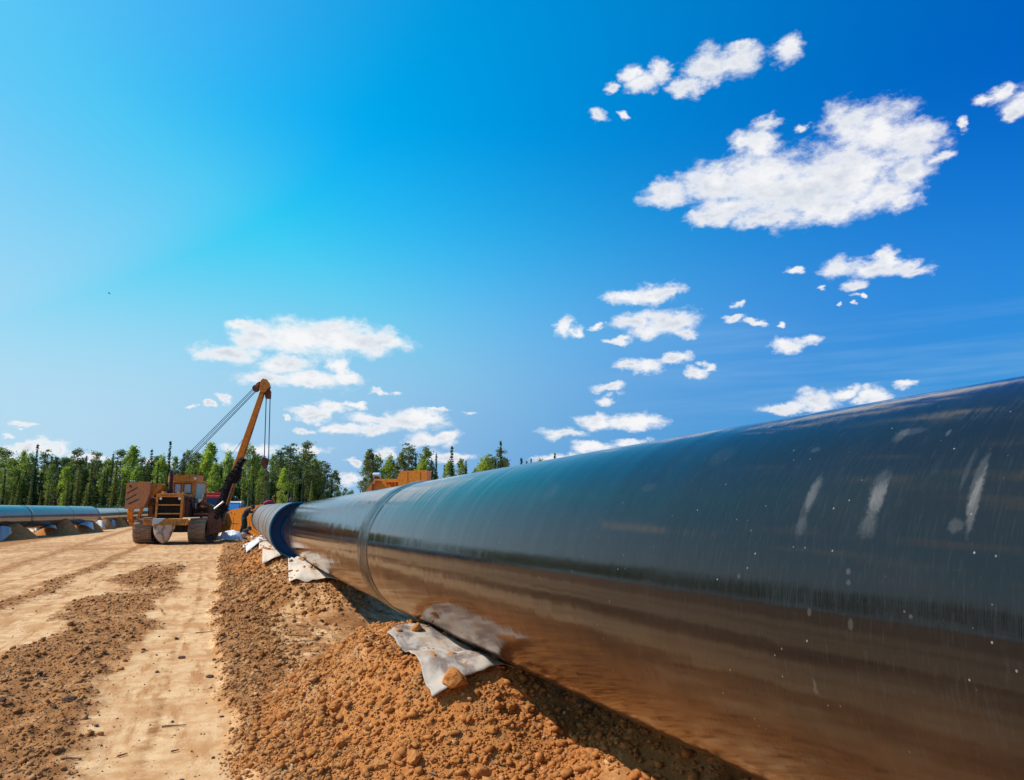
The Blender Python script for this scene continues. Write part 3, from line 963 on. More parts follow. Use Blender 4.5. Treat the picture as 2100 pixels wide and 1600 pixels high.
CLODS = {k: [big_clod_mesh(s + j) for s in range(4)] for j, k in ((1, 'clod_orange'), (20, 'clod_brown'), (40, 'clod_dark'))}
for k, ms in CLODS.items():
    for me in ms: me.materials.append(M[k])


USED = {}


def spot(label, px, py, s, where):
    """word the label by size and by the place inside its own area"""
    sz = 'small ' if s < 17 else ('large ' if s >= 27 else 'fist-sized ')
    for (x0, x1, y0, y1, w) in where:
        if x0 <= px < x1 and y0 <= py < y1:
            return sz + label + ' ' + w
    return sz + label + ' a little apart from the others'


def put_clod(px, py, size_px, matk, label, group, name='dirt_clod', zoff=0.3):
    """size in photo pixels across"""
    p = first_hit(px, py)
    d = Vector(ray(px, py)).length
    dist = (p - Vector((0, 0, EYE))).length / d
    r = size_px * dist / F / 2
    o = bpy.data.objects.new(name, rnd.choice(CLODS[matk]))
    o.location = (p.x, p.y, p.z + r * zoff)
    o.scale = (r * rnd.uniform(0.9, 1.2), r * rnd.uniform(0.9, 1.2), r * rnd.uniform(0.85, 1.1))
    o.rotation_euler = (rnd.uniform(-.4, .4), rnd.uniform(-.4, .4), rnd.uniform(0, 6.28))
    link(o)
    tag(o, label, 'clod', group)
    return o


for px, py, s in ((690, 1455, 34), (705, 1530, 38), (590, 1470, 26), (612, 1512, 30), (600, 1395, 20), (560, 1482, 22), (640, 1548, 26), (675, 1350, 18), (730, 1395, 20), (770, 1420, 18),
                  (800, 1500, 24), (850, 1560, 36), (780, 1575, 30), (745, 1490, 16), (905, 1520, 24), (935, 1565, 26), (990, 1590, 34), (1010, 1500, 22), (1050, 1530, 18), (1075, 1572, 28),
                  (660, 1500, 18), (630, 1440, 16), (880, 1490, 20), (965, 1480, 22), (820, 1450, 16), (710, 1430, 14), (1120, 1560, 20), (950, 1530, 16), (725, 1560, 22), (560, 1550, 16), (830, 1530, 18), (770, 1540, 15)):
    put_clod(px, py, s, 'clod_orange', spot('orange clod', px, py, s, (
        (0, 640, 0, 1450, 'high on the left flank of the near heap'), (640, 720, 0, 1400, 'on the crest line of the near heap'), (720, 900, 0, 1440, 'near the top of the heap left of the mat'),
        (0, 600, 1450, 1500, 'at the left foot of the near heap'), (600, 640, 1450, 1540, 'just above the left foot of the near heap'), (0, 640, 1500, 1700, 'lowest at the left foot of the near heap'),
        (640, 700, 1400, 1520, 'left of the middle of the near heap'), (700, 780, 1440, 1500, 'in the middle of the near heap'), (640, 760, 1500, 1600, 'low left on the near heap by the bottom border'),
        (760, 840, 1500, 1600, 'on the low middle of the near heap'), (780, 900, 1400, 1500, 'just left of and below the mat corner'), (840, 900, 1500, 1600, 'straight below the mat corner by the bottom border'),
        (900, 960, 1440, 1540, 'directly below the mat'), (960, 1030, 1400, 1520, 'between the mat and the pipe shadow'), (900, 1000, 1540, 1600, 'at the bottom border below the mat'), (960, 1100, 1520, 1600, 'at the bottom border next to the pipe shadow'),
        (1100, 1200, 1500, 1600, 'half in the pipe shadow at the bottom border'))), 'clods on the near orange heap')
for px, py, s in ((1060, 1430, 30), (1045, 1455, 22), (1085, 1460, 26), (1215, 1490, 28), (1130, 1480, 20), (1150, 1530, 24), (1260, 1560, 20), (1180, 1440, 20), (1330, 1585, 26)):
    put_clod(px, py, s, 'clod_orange', spot('clod', px, py, s, ((0, 1100, 0, 1450, 'in the pipe shade right of the mat, upper'), (0, 1100, 1450, 1700, 'in the pipe shade right of the mat, lower'),
        (1100, 1160, 0, 1500, 'in the shade halfway down under the pipe'), (1100, 1200, 1500, 1700, 'in the shade near the lit edge of the heap'), (1160, 1200, 0, 1500, 'close beneath the pipe belly'), (1200, 1250, 0, 1700, 'in the shade right against the pipe belly'), (1250, 1300, 0, 1700, 'in the deep shade low under the pipe'), (1300, 1400, 0, 1700, 'farthest right in the shade under the pipe'))), 'clods in the shade under the pipe')
for px, py, s in ((535, 1345, 22), (500, 1290, 18), (470, 1245, 16), (655, 1352, 26), (560, 1400, 18), (470, 1330, 16), (520, 1270, 16), (480, 1300, 14), (540, 1310, 14), (500, 1400, 18), (470, 1370, 14),
                  (640, 1440, 16), (460, 1230, 14), (575, 1335, 20), (490, 1450, 16), (520, 1520, 20), (500, 1490, 14), (560, 1430, 14)):
    put_clod(px, py, s, 'clod_brown', spot('brown clod', px, py, s, ((0, 465, 0, 1300, 'at the far lane edge of the ridge'), (465, 600, 0, 1262, 'on the far part of the ridge'), (0, 490, 1262, 1320, 'on the lane side of the ridge by the twigs'),
        (490, 510, 1262, 1320, 'on the ridge crest by the twigs'), (510, 600, 1262, 1320, 'on the inner side of the ridge by the twigs'), (0, 465, 1320, 1420, 'where the ridge meets the lane'), (465, 500, 1320, 1420, 'on the lane side halfway along the ridge'), (500, 560, 1320, 1380, 'on the inner side halfway along the ridge'),
        (500, 560, 1380, 1420, 'on the near inner side of the ridge'), (560, 620, 1320, 1380, 'between the ridge and the bare strip'), (560, 620, 1380, 1410, 'on the bare strip beside the ridge'), (560, 620, 1410, 1440, 'between the ridge and the near orange heap'), (620, 700, 1320, 1400, 'lying alone on the bare strip behind the heap'), (620, 700, 1400, 1500, 'at the back of the near orange heap'),
        (0, 495, 1420, 1470, 'low on the ridge by the lane'), (495, 515, 1470, 1500, 'on the near end of the ridge'), (515, 600, 1500, 1600, 'where the ridge runs into the orange heap'))), 'clods along the ridge beside the lane')
for px, py, s, ad in ((373, 1351, 13, 'near the middle of the smooth pale lane'), (354, 1483, 10, 'standing alone low on the smooth pale lane'), (143, 1438, 22, 'on the churned wheel track, largest there'),
                      (362, 1312, 10, 'just above the lone clod in the middle of the lane'), (322, 1380, 10, 'beside the churned edge of the pale lane'), (455, 1472, 10, 'against the foot of the ridge by the lane'),
                      (430, 1390, 14, 'where the ridge spills onto the pale lane'), (440, 1355, 10, 'on the lane edge above the ridge spill'), (294, 1334, 9, 'between the wheel track and the lane'),
                      (5, 1438, 16, 'at the left border of the churned track'), (110, 1452, 14, 'beside the largest clod on the wheel track'), (80, 1385, 14, 'on the upper side of the churned wheel track'),
                      (195, 1420, 10, 'on the lower side of the churned wheel track'), (233, 1308, 8, 'on the far part of the churned track'), (470, 1530, 9, 'at the foot of the ridge near the bottom border')):
    put_clod(px, py, s, 'clod_dark', 'small dark clod ' + ad, 'dark clods on the lane')

# twigs and splinters of wood on the ground
TW = []
for px, py, L, an in ((330, 1494, 52, 8), (125, 1560, 44, 4), (175, 1255, 12, 30), (240, 1555, 24, 30), (290, 1340, 18, 35), (400, 1300, 40, 10), (590, 1305, 60, 4), (600, 1318, 55, 6), (470, 1225, 20, -40),
                      (720, 1290, 38, 4), (725, 1297, 34, 2), (640, 1345, 22, 5), (560, 1375, 18, 30), (960, 1568, 52, 25), (1010, 1572, 26, -12), (330, 1250, 22, -75), (500, 1315, 24, 4), (690, 1345, 30, 4),
                      (610, 1285, 34, 3), (540, 1300, 26, 8), (760, 1350, 30, -15), (450, 1320, 14, 20), (60, 1542, 12, 2), (350, 1545, 18, 25), (880, 1590, 20, -20)):
    p = first_hit(px, py)
    a2 = on_z(px + L * math.cos(math.radians(an)), py - L * math.sin(math.radians(an)) * 0.5, p.z)
    dv = (a2 - p); dv.z = 0
    mb = MB()
    pts, rs = [], []
    for i in range(6):
        u = i / 5
        q = p + dv * u + Vector((rnd.uniform(-1, 1), rnd.uniform(-1, 1), 0)) * dv.length * 0.03
        q.z = float(surf(np.array(q.x), np.array(q.y))) * 0.5 + p.z * 0.5 + 0.012
        pts.append(q); rs.append((0.004 + 0.004 * (1 - u)) * (1 + 0.03 * dv.length))
    mb.tube(pts, rs, 6)
    o = mb.build('twig', M['twig'], smooth=True)
    sz = 'long ' if L >= 45 else ('short ' if L < 25 else '')
    if px < 440:
        where = 'on the pale lane' if px > 270 else 'on the churned wheel track'
        where += ' near the bottom border' if py > 1520 else (' low down' if py > 1450 else (' halfway along' if py > 1300 else ' far along'))
    elif py > 1540:
        where = 'on the near orange heap' + (' under the mat corner' if px < 930 else (' below the mat' if px < 990 else ' beside the pipe shadow'))
    else:
        where = 'on the bare strip ' + ('next to the ridge' if px < 570 else ('in the middle' if px < 660 else 'close to the pipe shadow')) + (', farther back' if py < 1300 else (', nearer' if py > 1330 else ''))
    tag(o, f'{sz}thin dry brown twig lying {where}', 'twig', 'twigs lying on the dirt')

# ================================================================ main pipeline
def pipe_mesh(cfun, y0, y1, R, n=144, step=0.12, inner=None):
    ys = np.linspace(y0, y1, max(2, int((y1 - y0) / step)))
    V = []
    for s in ys:
        c = cfun(s)
        a = np.linspace(0, 2 * np.pi, n, endpoint=False)
        V.append(np.stack([c[0] + R * np.cos(a), np.full(n, s), c[2] + R * np.sin(a)], -1))
    V = np.concatenate(V)
    J = np.arange(len(ys) * n).reshape(len(ys), n)
    Jn = np.roll(J, -1, axis=1)
    q = np.stack([J[:-1], J[1:], Jn[1:], Jn[:-1]], -1).reshape(-1, 4)
    return V, q


def pcm(s):
    c = pipe_c(s)
    return (c.x, c.y, c.z)


def ring_mb(c, R0, R1, y0, y1, n=96):
    """square-section ring about the y axis at c"""
    mb = MB()
    vs = []
    for (r, y) in ((R0, y0), (R1, y0), (R1, y1), (R0, y1)):
        for i in range(n):
            a = 2 * math.pi * i / n
            vs.append((c[0] + r * math.cos(a), c[1] + y, c[2] + r * math.sin(a)))
    fs = []
    for k in range(4):
        k2 = (k + 1) % 4
        for i in range(n):
            j = (i + 1) % n
            fs.append((k * n + i, k * n + j, k2 * n + j, k2 * n + i))
    return mb.add(vs, fs)


main_pipe = empty('steel_pipe', pcm(7.9))
tag(main_pipe, 'huge glossy black coated pipe running past the camera, nearest of all', 'pipe', 'pipes of the near pipeline')
inv = Vector(pcm(7.9))


def child_np(name, V, q, mat, parent, smooth=True):
    return np_obj(name, np.asarray(V) - np.array(parent.location)[None], q, mat, parent, smooth)


V, q = pipe_mesh(pcm, -6.0, 7.62, PR)
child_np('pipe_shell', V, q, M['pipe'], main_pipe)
V, q = pipe_mesh(pcm, 8.18, 18.9, PR)
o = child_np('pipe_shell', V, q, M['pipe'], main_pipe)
o['label'] = 'far length of the pipe beyond the welded joint'


def lathe_y(cfun, prof, n=144):
    V = []
    for s, r in prof:
        c = cfun(s)
        a = np.linspace(0, 2 * np.pi, n, endpoint=False)
        rr = r + (0.0012 * np.sin(a * 7 + s * 40) + 0.0009 * np.sin(a * 13 - s * 90))
        V.append(np.stack([c[0] + rr * np.cos(a), np.full(n, s), c[2] + rr * np.sin(a)], -1))
    J = np.arange(len(prof) * n).reshape(len(prof), n); Jn = np.roll(J, -1, axis=1)
    return np.concatenate(V), np.stack([J[:-1], J[1:], Jn[1:], Jn[:-1]], -1).reshape(-1, 4)


V, q = lathe_y(pcm, [(7.60, PR - 0.002), (7.61, PR + 0.004), (7.66, PR + 0.005), (7.70, PR + 0.001), (7.78, PR + 0.003), (7.83, PR + 0.013), (7.87, PR + 0.015), (7.90, PR + 0.003), (7.93, PR + 0.012), (7.98, PR + 0.006),
                     (8.05, PR + 0.002), (8.10, PR + 0.006), (8.17, PR + 0.005), (8.19, PR - 0.002)])
o = child_np('joint_sleeve', V, q, M['sleeve'], main_pipe)
o['label'] = 'ribbed shrink sleeve round the welded joint'
mb = ring_mb(pcm(18.9), PR - 0.03, PR - 0.001, 0.0, 0.012)
mb.v = [tuple(Vector(v) - inv) for v in mb.v]
mb.build('pipe_end_ring', M['pipe_end'], main_pipe)
c = pcm(18.85)
mb = MB(); mb.cyl(c, (c[0], c[1] + 0.03, c[2]), PR - 0.02, n=64); mb.v = [tuple(Vector(v) - inv) for v in mb.v]
mb.build('end_cap', M['cap_blue'], main_pipe)

# second pipe: starts behind a gap with a blue cap, dusty grey
P2a, P2b = Vector((at(612, 1087, 18.8).x, at(612, 1087, 18.8).y, at(612, 1087, 18.8).z)), at(545, 1063, 38.5)


def line_c(A, B):
    def f(s):
        t = (s - A.y) / (B.y - A.y)
        return (A.x + (B.x - A.x) * t, s, A.z + (B.z - A.z) * t)
    return f


def build_pipe(A, B, label, group, mat, bands, cap='near', R=PR, weld=None):
    root = empty('steel_pipe', A)
    tag(root, label, 'pipe', group)
    f = line_c(A, B)
    V, q = pipe_mesh(f, A.y, B.y, R, 72, 0.5)
    child_np('pipe_shell', V, q, mat, root)
    for s, w in bands:
        V, q = lathe_y(f, [(s - w, R), (s - w + 0.02, R + 0.008), (s + w - 0.02, R + 0.008), (s + w, R)], 72)
        child_np('joint_sleeve', V, q, M['sleeve'], root)
    base = Vector(A)
    def cap_at(c, sg):
        mb = ring_mb(c, R - 0.035, R + 0.007, -0.06 * sg, 0.10 * sg, 72)
        mb.v = [tuple(Vector(v) - base) for v in mb.v]
        rim = mb.build('cap_rim', M['cap_rim'], root, bevel=0.006)
        mb = MB()
        cc = Vector(c)
        prof = [(R - 0.034, -0.02), (R - 0.05, 0.10), (0.45, 0.13), (0.42, 0.10), (0.12, 0.10), (0.10, 0.07)]
        vs, fs = [], []
        n = 72
        for r, dy in prof:
            for i in range(n):
                a = 2 * math.pi * i / n
                vs.append(cc + Vector((r * math.cos(a), dy * sg, r * math.sin(a))) - base)
        for k in range(len(prof) - 1):
            for i in range(n):
                j = (i + 1) % n
                fs.append((k * n + i, k * n + j, (k + 1) * n + j, (k + 1) * n + i))
        fs.append(tuple(range((len(prof) - 1) * n, len(prof) * n)))
        mb.add(vs, fs).build('end_cap', M['cap_blue'], root, smooth=False)
    cap_at(f(A.y), 1)
    cap_at(f(B.y), -1)
    return root


NEARG = 'pipes of the near pipeline'
build_pipe(P2a, P2b, 'dusty grey pipe with a blue end cap, held by the crane slings', NEARG, M['pipe_grey'], [(P2a.y + 2.6, 0.05), (P2a.y + 4.6, 0.04), (P2a.y + 9.5, 0.16)])
A = at(-185, 1066, 33.0); B = at(183, 1057.5, 57.0)
build_pipe(A, B, 'pale glossy pipe at the left border in front of the forest', 'pipes of the far left pipeline', M['pipe_far'], [(at(52, 1060, 44.5).y, 0.22), (at(130, 1060, 51.5).y, 0.10)])
A = at(177, 1059, 63.0); B = at(300, 1053, 96.0)
build_pipe(A, B, 'farther pale pipe that passes behind the tractor counterweight', 'pipes of the far left pipeline', M['pipe_far'], [(at(232, 1058, 74).y, 0.15)])

# heaps and mats below the far left pipeline
def small_heap(px, py, d, wpx, hpx, label, og=0.25, seed=1):
    base = at(px, py, d)
    c = on_z(px, py, 0)
    c = Vector((base.x, base.y, 0))
    sx = wpx * d / F / 2; hz = hpx * d / F
    n = 46
    u = np.linspace(-1.15, 1.15, n)
    X, Y = np.meshgrid(c.x + u * sx, c.y + u * sx * 1.25)
    q = np.sqrt(((X - c.x) / sx) ** 2 + ((Y - c.y) / (sx * 1.25)) ** 2)
    Z = hz * np.clip(1 - q, -0.2, 1) ** 1 * 1.35
    Z = np.minimum(Z, hz * (1 - 0.3 * q)) + ridge(X, Y, 0.5, 3, seed) * 0.07 * sst(1 - q, 0, 0.3)
    wb = fbm(X, Y, 1.1, 3, seed + 3)
    Z = Z + wb * 0.30 * sst(1 - q, 0, 0.4) + ridge(X, Y, 0.30, 3, seed + 5) * 0.09 * sst(1 - q, 0, 0.3)
    Z = np.minimum(Z, hz * 1.02)
    J = np.arange(X.size).reshape(X.shape)
    qd = np.stack([J[:-1, :-1], J[:-1, 1:], J[1:, 1:], J[1:, :-1]], -1).reshape(-1, 4)
    o = np_obj('soil_heap', np.stack([X, Y, Z], -1).reshape(-1, 3), qd, M['soil'], smooth=True, attrs={'churn': np.full(X.shape, 0.9), 'orange': np.full(X.shape, 0.35 + og)})
    tag(o, label, 'soil heap', 'heaps of soil under the far left pipeline')
    return o


def drape(name, corners, hf, mat, label, group, n=26, wrinkle=0.012, thick=0.006, seed=0, cap=None, lift=0.014, sag=0.0):
    """cloth laid over soil between four ground-plan corners (a,b,c,d going round)"""
    a, b, c, d = [np.array(k[:2], float) for k in corners]
    uu = np.linspace(0, 1, n)
    U, Vv = np.meshgrid(uu, uu)
    P = (a[None, None] * ((1 - U) * (1 - Vv))[..., None] + b[None, None] * (U * (1 - Vv))[..., None] + c[None, None] * (U * Vv)[..., None] + d[None, None] * ((1 - U) * Vv)[..., None])
    X, Y = P[..., 0], P[..., 1]
    X = X + fbm(U * 3, Vv * 3, 1.0, 2, seed) * 0.04; Y = Y + fbm(U * 3, Vv * 3, 1.0, 2, seed + 5) * 0.04
    # cloth bridges the small lumps: take the highest soil in a small neighbourhood
    Z = hf(X, Y)
    for dx in (-0.05, 0, 0.05):
        for dy in (-0.05, 0, 0.05):
            Z = np.maximum(Z, hf(X + dx, Y + dy))
    Zs = Z.copy()
    for _ in range(3):
        Zp = np.pad(Zs, 1, mode='edge')
        Zs = (Zp[:-2, 1:-1] + Zp[2:, 1:-1] + Zp[1:-1, :-2] + Zp[1:-1, 2:] + Zs * 2) / 6
        Zs = np.maximum(Zs, Z - 0.01)
    Z = Zs + lift + wrinkle * fbm(X, Y, 0.25, 3, seed + 9)
    if cap is not None:
        Z = np.minimum(Z, cap(X, Y))
    J = np.arange(n * n).reshape(n, n)
    q = np.stack([J[:-1, :-1], J[:-1, 1:], J[1:, 1:], J[1:, :-1]], -1).reshape(-1, 4)
    o = np_obj(name, np.stack([X, Y, Z], -1).reshape(-1, 3), q, mat, smooth=True)
    md = o.modifiers.new('thickness', 'SOLIDIFY'); md.thickness = thick; md.offset = 1.0
    tag(o, label, 'mat', group)
    return o


MG = 'geotextile mats under the near pipeline'
capf = lambda x, y: pipe_bottom(x, y) - 0.008


def plan(px, py, z):
    p = first_hit(px, py)
    return (p.x, p.y)


def mat4(a, b, c, d, xe=2.2):
    A, B, C_, D = [np.array(plan(*q, 0.4)) for q in (a, b, c, d)]
    def ext(P0, P1):
        dx = P1 - P0
        k = (xe - P0[0]) / max(dx[0], 0.05)
        return (xe, P0[1] + np.clip(dx[1] * k, -1.2, 1.2))
    return [A, ext(A, B), ext(D, C_), D]


drape('geotextile_mat', mat4((793, 1308), (858, 1268), (1015, 1392), (888, 1457)), surf, M['mat_near'],
      'dirty grey mat with two clods on it, draped over the near heap', MG, 60, seed=3, cap=capf, lift=0.02, wrinkle=0.02)
drape('geotextile_mat', mat4((588, 1143), (640, 1160), (702, 1205), (592, 1205)), surf, M['mat_cream'],
      'cream mat with a folded corner on the brown heap before the blue cap', MG, 34, seed=13, cap=capf, wrinkle=0.07, lift=0.03)
drape('geotextile_mat', mat4((532, 1112), (565, 1112), (577, 1145), (537, 1166)), surf, M['mat_cream'],
      'cream mat hanging down the orange heap directly below the blue cap', MG, 30, seed=23, cap=capf, wrinkle=0.03, lift=0.03)
drape('geotextile_mat', mat4((497, 1121), (525, 1106), (538, 1112), (506, 1139), 1.8), surf, M['mat_white'],
      'white mat reaching out diagonally towards the lane past the orange heap', MG, 26, seed=33, cap=capf, wrinkle=0.03, lift=0.03)
drape('geotextile_mat', mat4((514, 1088), (522, 1088), (538, 1104), (516, 1107)), surf, M['mat_white'],
      'farthest white mat beside the crouching worker', MG, 24, seed=43, cap=capf, wrinkle=0.03, lift=0.03)

put = put_clod(855, 1302, 36, 'clod_orange', 'upper of the two clods on the grey mat, beside the pipe', 'clods on the grey mat', zoff=0.75)
put = put_clod(932, 1412, 58, 'clod_orange', 'larger lower clod resting on the grey mat', 'clods on the grey mat', zoff=0.6)

LG = 'geotextile mats under the far left pipeline'
for i, (px, py, d, w, h, og, lab) in enumerate(((22, 1100, 42, 74, 26, .25, 'soil heap nearest the left border under the pale pipe'), (118, 1093, 50, 62, 26, .2, 'soil heap under the middle of the pale left pipe'),
                                                (172, 1085, 56, 54, 22, .3, 'soil heap under the end of the pale left pipe'), (205, 1077, 64, 44, 20, .2, 'soil heap under the start of the farther pipe'),
                                                (232, 1072, 74, 44, 18, .4, 'soil heap under the joint of the farther pipe'), (262, 1068, 84, 44, 18, .2, 'soil heap beside the curved counterweight arm'))):
    small_heap(px, py, d, w * 1.35, h * 1.2, lab, og, 200 + i)


def left_mat(px0, px1, ytop, ybot, d, mat, lab, seed):
    """a mat hanging over the near side of a far heap"""
    n = 14
    vs = []
    for j in range(n):
        v = j / (n - 1)
        for i in range(n):
            u = i / (n - 1)
            px = px0 + (px1 - px0) * u + 4 * v * (u - 0.4)
            py = ytop + (ybot - ytop) * v * (0.75 + 0.5 * math.sin(u * 2.6 + seed)) - 3 * math.sin(u * math.pi) * (1 - v)
            dd = d - 0.25 - 0.8 * v + 0.12 * math.sin(u * 9 + seed)
            vs.append(at(px, py, dd))
    fs = [(j * n + i, j * n + i + 1, (j + 1) * n + i + 1, (j + 1) * n + i) for j in range(n - 1) for i in range(n - 1)]
    o = MB().add(vs, fs).build('geotextile_mat', mat, smooth=True)
    md = o.modifiers.new('thickness', 'SOLIDIFY'); md.thickness = 0.015
    tag(o, lab, 'mat', LG)


left_mat(-14, 22, 1082, 1106, 41.0, M['mat_white'], 'pale mat over the heap at the left border', 1)
left_mat(44, 70, 1087, 1099, 48.0, M['mat_cream'], 'small bright mat tucked between the first two left heaps', 2)
left_mat(72, 114, 1078, 1094, 48.5, M['mat_cream'], 'wide beige mat under the middle of the left pipe', 3)
left_mat(160, 190, 1072, 1089, 54.5, M['mat_white'], 'bluish white mat hanging below the end of the left pipe', 4)
left_mat(196, 214, 1070, 1082, 62.5, M['mat_cream'], 'beige mat under the start of the farther pipe', 5)
left_mat(220, 236, 1068, 1078, 72.0, M['mat_white'], 'bluish white mat under the joint of the farther pipe', 6)

# ================================================================ pipelayer (tracked side-boom tractor) facing the camera
PLo = on_z(342, 1117)
pl = empty('pipelayer_tractor', PLo, math.radians(-10))
tag(pl, 'muddy orange side-boom tractor with raised boom on the dirt lane', 'crane tractor')
PLM = Matrix.Translation(PLo) @ Matrix.Rotation(math.radians(-10), 4, 'Z')
PLI = PLM.inverted()


def loc(px, py, d):
    """a place in the photo, d metres into it, in tractor coordinates"""
    return PLI @ at(px, py, d)


shoe_me = None


def track(x0, x1, root, y0=0.15, y1=3.95, R=0.60, shoe_mat=M['track'], nshoe=36, zc=0.645):
    """one crawler: side frame, end wheels, rollers and single shoes"""
    global shoe_me
    xm = (x0 + x1) / 2
    w = abs(x1 - x0)
    fr = MB().box(xm - w * 0.28, xm + w * 0.28, y0 + 0.5, y1 - 0.5, zc - 0.30, zc + 0.22).build('track_frame', M['rust'], root, bevel=0.03)
    for yy in (y0 + R, y1 - R):
        mb = MB(); mb.cyl((xm - w * 0.22, yy, zc), (xm + w * 0.22, yy, zc), R - 0.10, n=28); mb.cyl((xm - w * 0.30, yy, zc), (xm + w * 0.30, yy, zc), 0.22, n=18)
        mb.build('track_wheel', M['track'], fr, smooth=False, bevel=0.015)
    for k in range(6):
        yy = y0 + 0.75 + k * (y1 - y0 - 1.5) / 5
        mb = MB(); mb.cyl((xm - w * 0.32, yy, 0.22), (xm + w * 0.32, yy, 0.22), 0.13, n=14)
        mb.build('roller', M['dark_iron'], fr)
    if shoe_me is None:
        s = MB()
        L = 0.255
        s.prism([(-L / 2, 0.0), (L / 2 - 0.01, 0.0), (L / 2 - 0.01, 0.03), (-L / 2 + 0.05, 0.03), (-L / 2 + 0.045, 0.085), (-L / 2 + 0.02, 0.085), (-L / 2, 0.03)], -0.5, 0.5, 'x')
        me = bpy.data.meshes.new('track_shoe'); me.from_pydata(s.v, [], s.f); me.materials.append(shoe_mat)
        shoe_me = me
    a, b = y0 + R, y1 - R
    per = 2 * (b - a) + 2 * math.pi * R
    for k in range(nshoe):
        s = per * k / nshoe
        if s < b - a:
            p = Vector((xm, a + s, zc + R - 0.085)); ang = 0
        elif s < (b - a) + math.pi * R:
            t = (s - (b - a)) / R
            p = Vector((xm, b + (R - 0.085) * math.sin(t), zc + (R - 0.085) * math.cos(t))); ang = -t
        elif s < 2 * (b - a) + math.pi * R:
            p = Vector((xm, b - (s - (b - a) - math.pi * R), zc - R + 0.085)); ang = -math.pi
        else:
            t = (s - 2 * (b - a) - math.pi * R) / R
            p = Vector((xm, a - (R - 0.085) * math.sin(t), zc - (R - 0.085) * math.cos(t))); ang = -math.pi - t
        o = bpy.data.objects.new('track_shoe', shoe_me)
        o.location = p; o.rotation_euler = (ang, 0, 0); o.scale = (w * rnd.uniform(0.97, 1.0), 1, 1)
        link(o, fr)
    return fr


track(-1.65, -0.80, pl)
track(0.85, 1.66, pl)
# undercarriage and belly
MB().box(-0.80, 0.85, 0.9, 3.3, 0.55, 1.05).build('belly_plate', M['dark_iron'], pl, bevel=0.03)
MB().cyl((-1.2, 2.6, 0.8), (1.25, 2.6, 0.8), 0.16).build('axle', M['dark_iron'], pl)
# bumper with hazard marks
bump = MB().prism([(-1.08, 0.97), (0.86, 0.93), (0.93, 0.99), (0.93, 1.14), (0.88, 1.21), (-1.08, 1.22)], -0.22, -0.06).build('bumper', M['orange'], pl, bevel=0.015)
for x0, sg in ((-0.92, -1), (-0.82, -1), (-0.72, -1), (0.55, 1), (0.64, 1), (0.73, 1)):
    MB().prism([(x0, 1.0), (x0 + 0.03, 1.0), (x0 + 0.03 + sg * 0.09, 1.17), (x0 + sg * 0.09, 1.17)], -0.226, -0.2215).build('hazard_stripe', M['stripe'], bump)
MB().box(-0.5, -0.3, -0.06, 0.9, 0.98, 1.14).build('bumper_arm', M['rust'], pl); MB().box(0.3, 0.5, -0.06, 0.9, 0.98, 1.14).build('bumper_arm', M['rust'], pl)
# radiator housing
hx0, hx1, hz0, hz1 = -0.64, 0.60, 1.24, 2.45
rf = MB().ring([(hx0, hz0), (hx1, hz0), (hx1, hz1 - 0.06), (hx1 - 0.06, hz1), (hx0 + 0.06, hz1), (hx0, hz1 - 0.06)],
               [(hx0 + 0.09, hz0 + 0.02), (hx1 - 0.11, hz0 + 0.02), (hx1 - 0.11, hz1 - 0.2), (hx1 - 0.13, hz1 - 0.18), (hx0 + 0.11, hz1 - 0.18), (hx0 + 0.09, hz1 - 0.2)], 0.0, 0.16).build('radiator_frame', M['orange'], pl, bevel=0.012)
MB().box(hx0 + 0.05, hx1 - 0.05, 0.20, 0.40, hz0, hz1 - 0.1).build('radiator_core', M['grille'], pl)
for z in (1.86, 1.44):
    MB().box(hx0 + 0.09, hx1 - 0.11, 0.02, 0.08, z, z + 0.065).build('grille_bar', M['orange'], rf, bevel=0.01)
for k in range(13):
    x = hx0 + 0.13 + k * (hx1 - hx0 - 0.28) / 12
    MB().box(x, x + 0.015, 0.15, 0.19, hz0 + 0.02, hz1 - 0.2).build('grille_fin', M['grille'], rf)
# worn lettering strip on the header: a row of faded strokes
for k, (dx, ww) in enumerate(((0.20, .02), (0.27, .03), (0.33, .02), (0.39, .03), (0.46, .02), (0.52, .03), (0.62, .02), (0.68, .03), (0.75, .02), (0.82, .03))):
    MB().box(hx0 + dx, hx0 + dx + ww, -0.004, -0.001, hz1 - 0.125, hz1 - 0.055).build('worn_lettering', M['stripe'], rf)
for x in (-0.43, 0.43):
    hl = MB(); hl.cyl((x, 0.0, 2.20), (x, 0.12, 2.20), 0.075, 0.05, 20); hl = hl.build('headlight', M['dark_iron'], pl)
    MB().cyl((x, -0.012, 2.20), (x, 0.0, 2.20), 0.055, 0.066, 20).build('lens', M['white_lamp'], hl, smooth=False)
# hood, caps, exhaust
MB().box(-0.52, 0.60, 0.425, 2.35, 1.30, 2.40).build('engine_hood', M['orange_dirty'], pl, bevel=0.04)
for x, y, r, h in ((-0.36, 0.3, 0.13, 0.09), (0.22, 0.75, 0.10, 0.07), (0.40, 1.0, 0.09, 0.06)):
    MB().cyl((x, y, 2.40), (x, y, 2.455 + h), r, r * 0.9, 18).build('filler_cap', M['orange_bleach'], pl, bevel=0.01)
ex = MB(); ex.cyl((-0.34, 1.35, 2.40), (-0.34, 1.35, 2.70), 0.13, n=16); ex.cyl((-0.34, 1.35, 2.70), (-0.34, 1.35, 3.42), 0.095, n=16)
ex = ex.build('exhaust_stack', M['maroon'], pl, smooth=False, bevel=0.01)
MB().cyl((-0.34, 1.35, 3.422), (-0.34, 1.35, 3.46), 0.10, 0.10, 16).build('exhaust_cap', M['dark_iron'], ex)
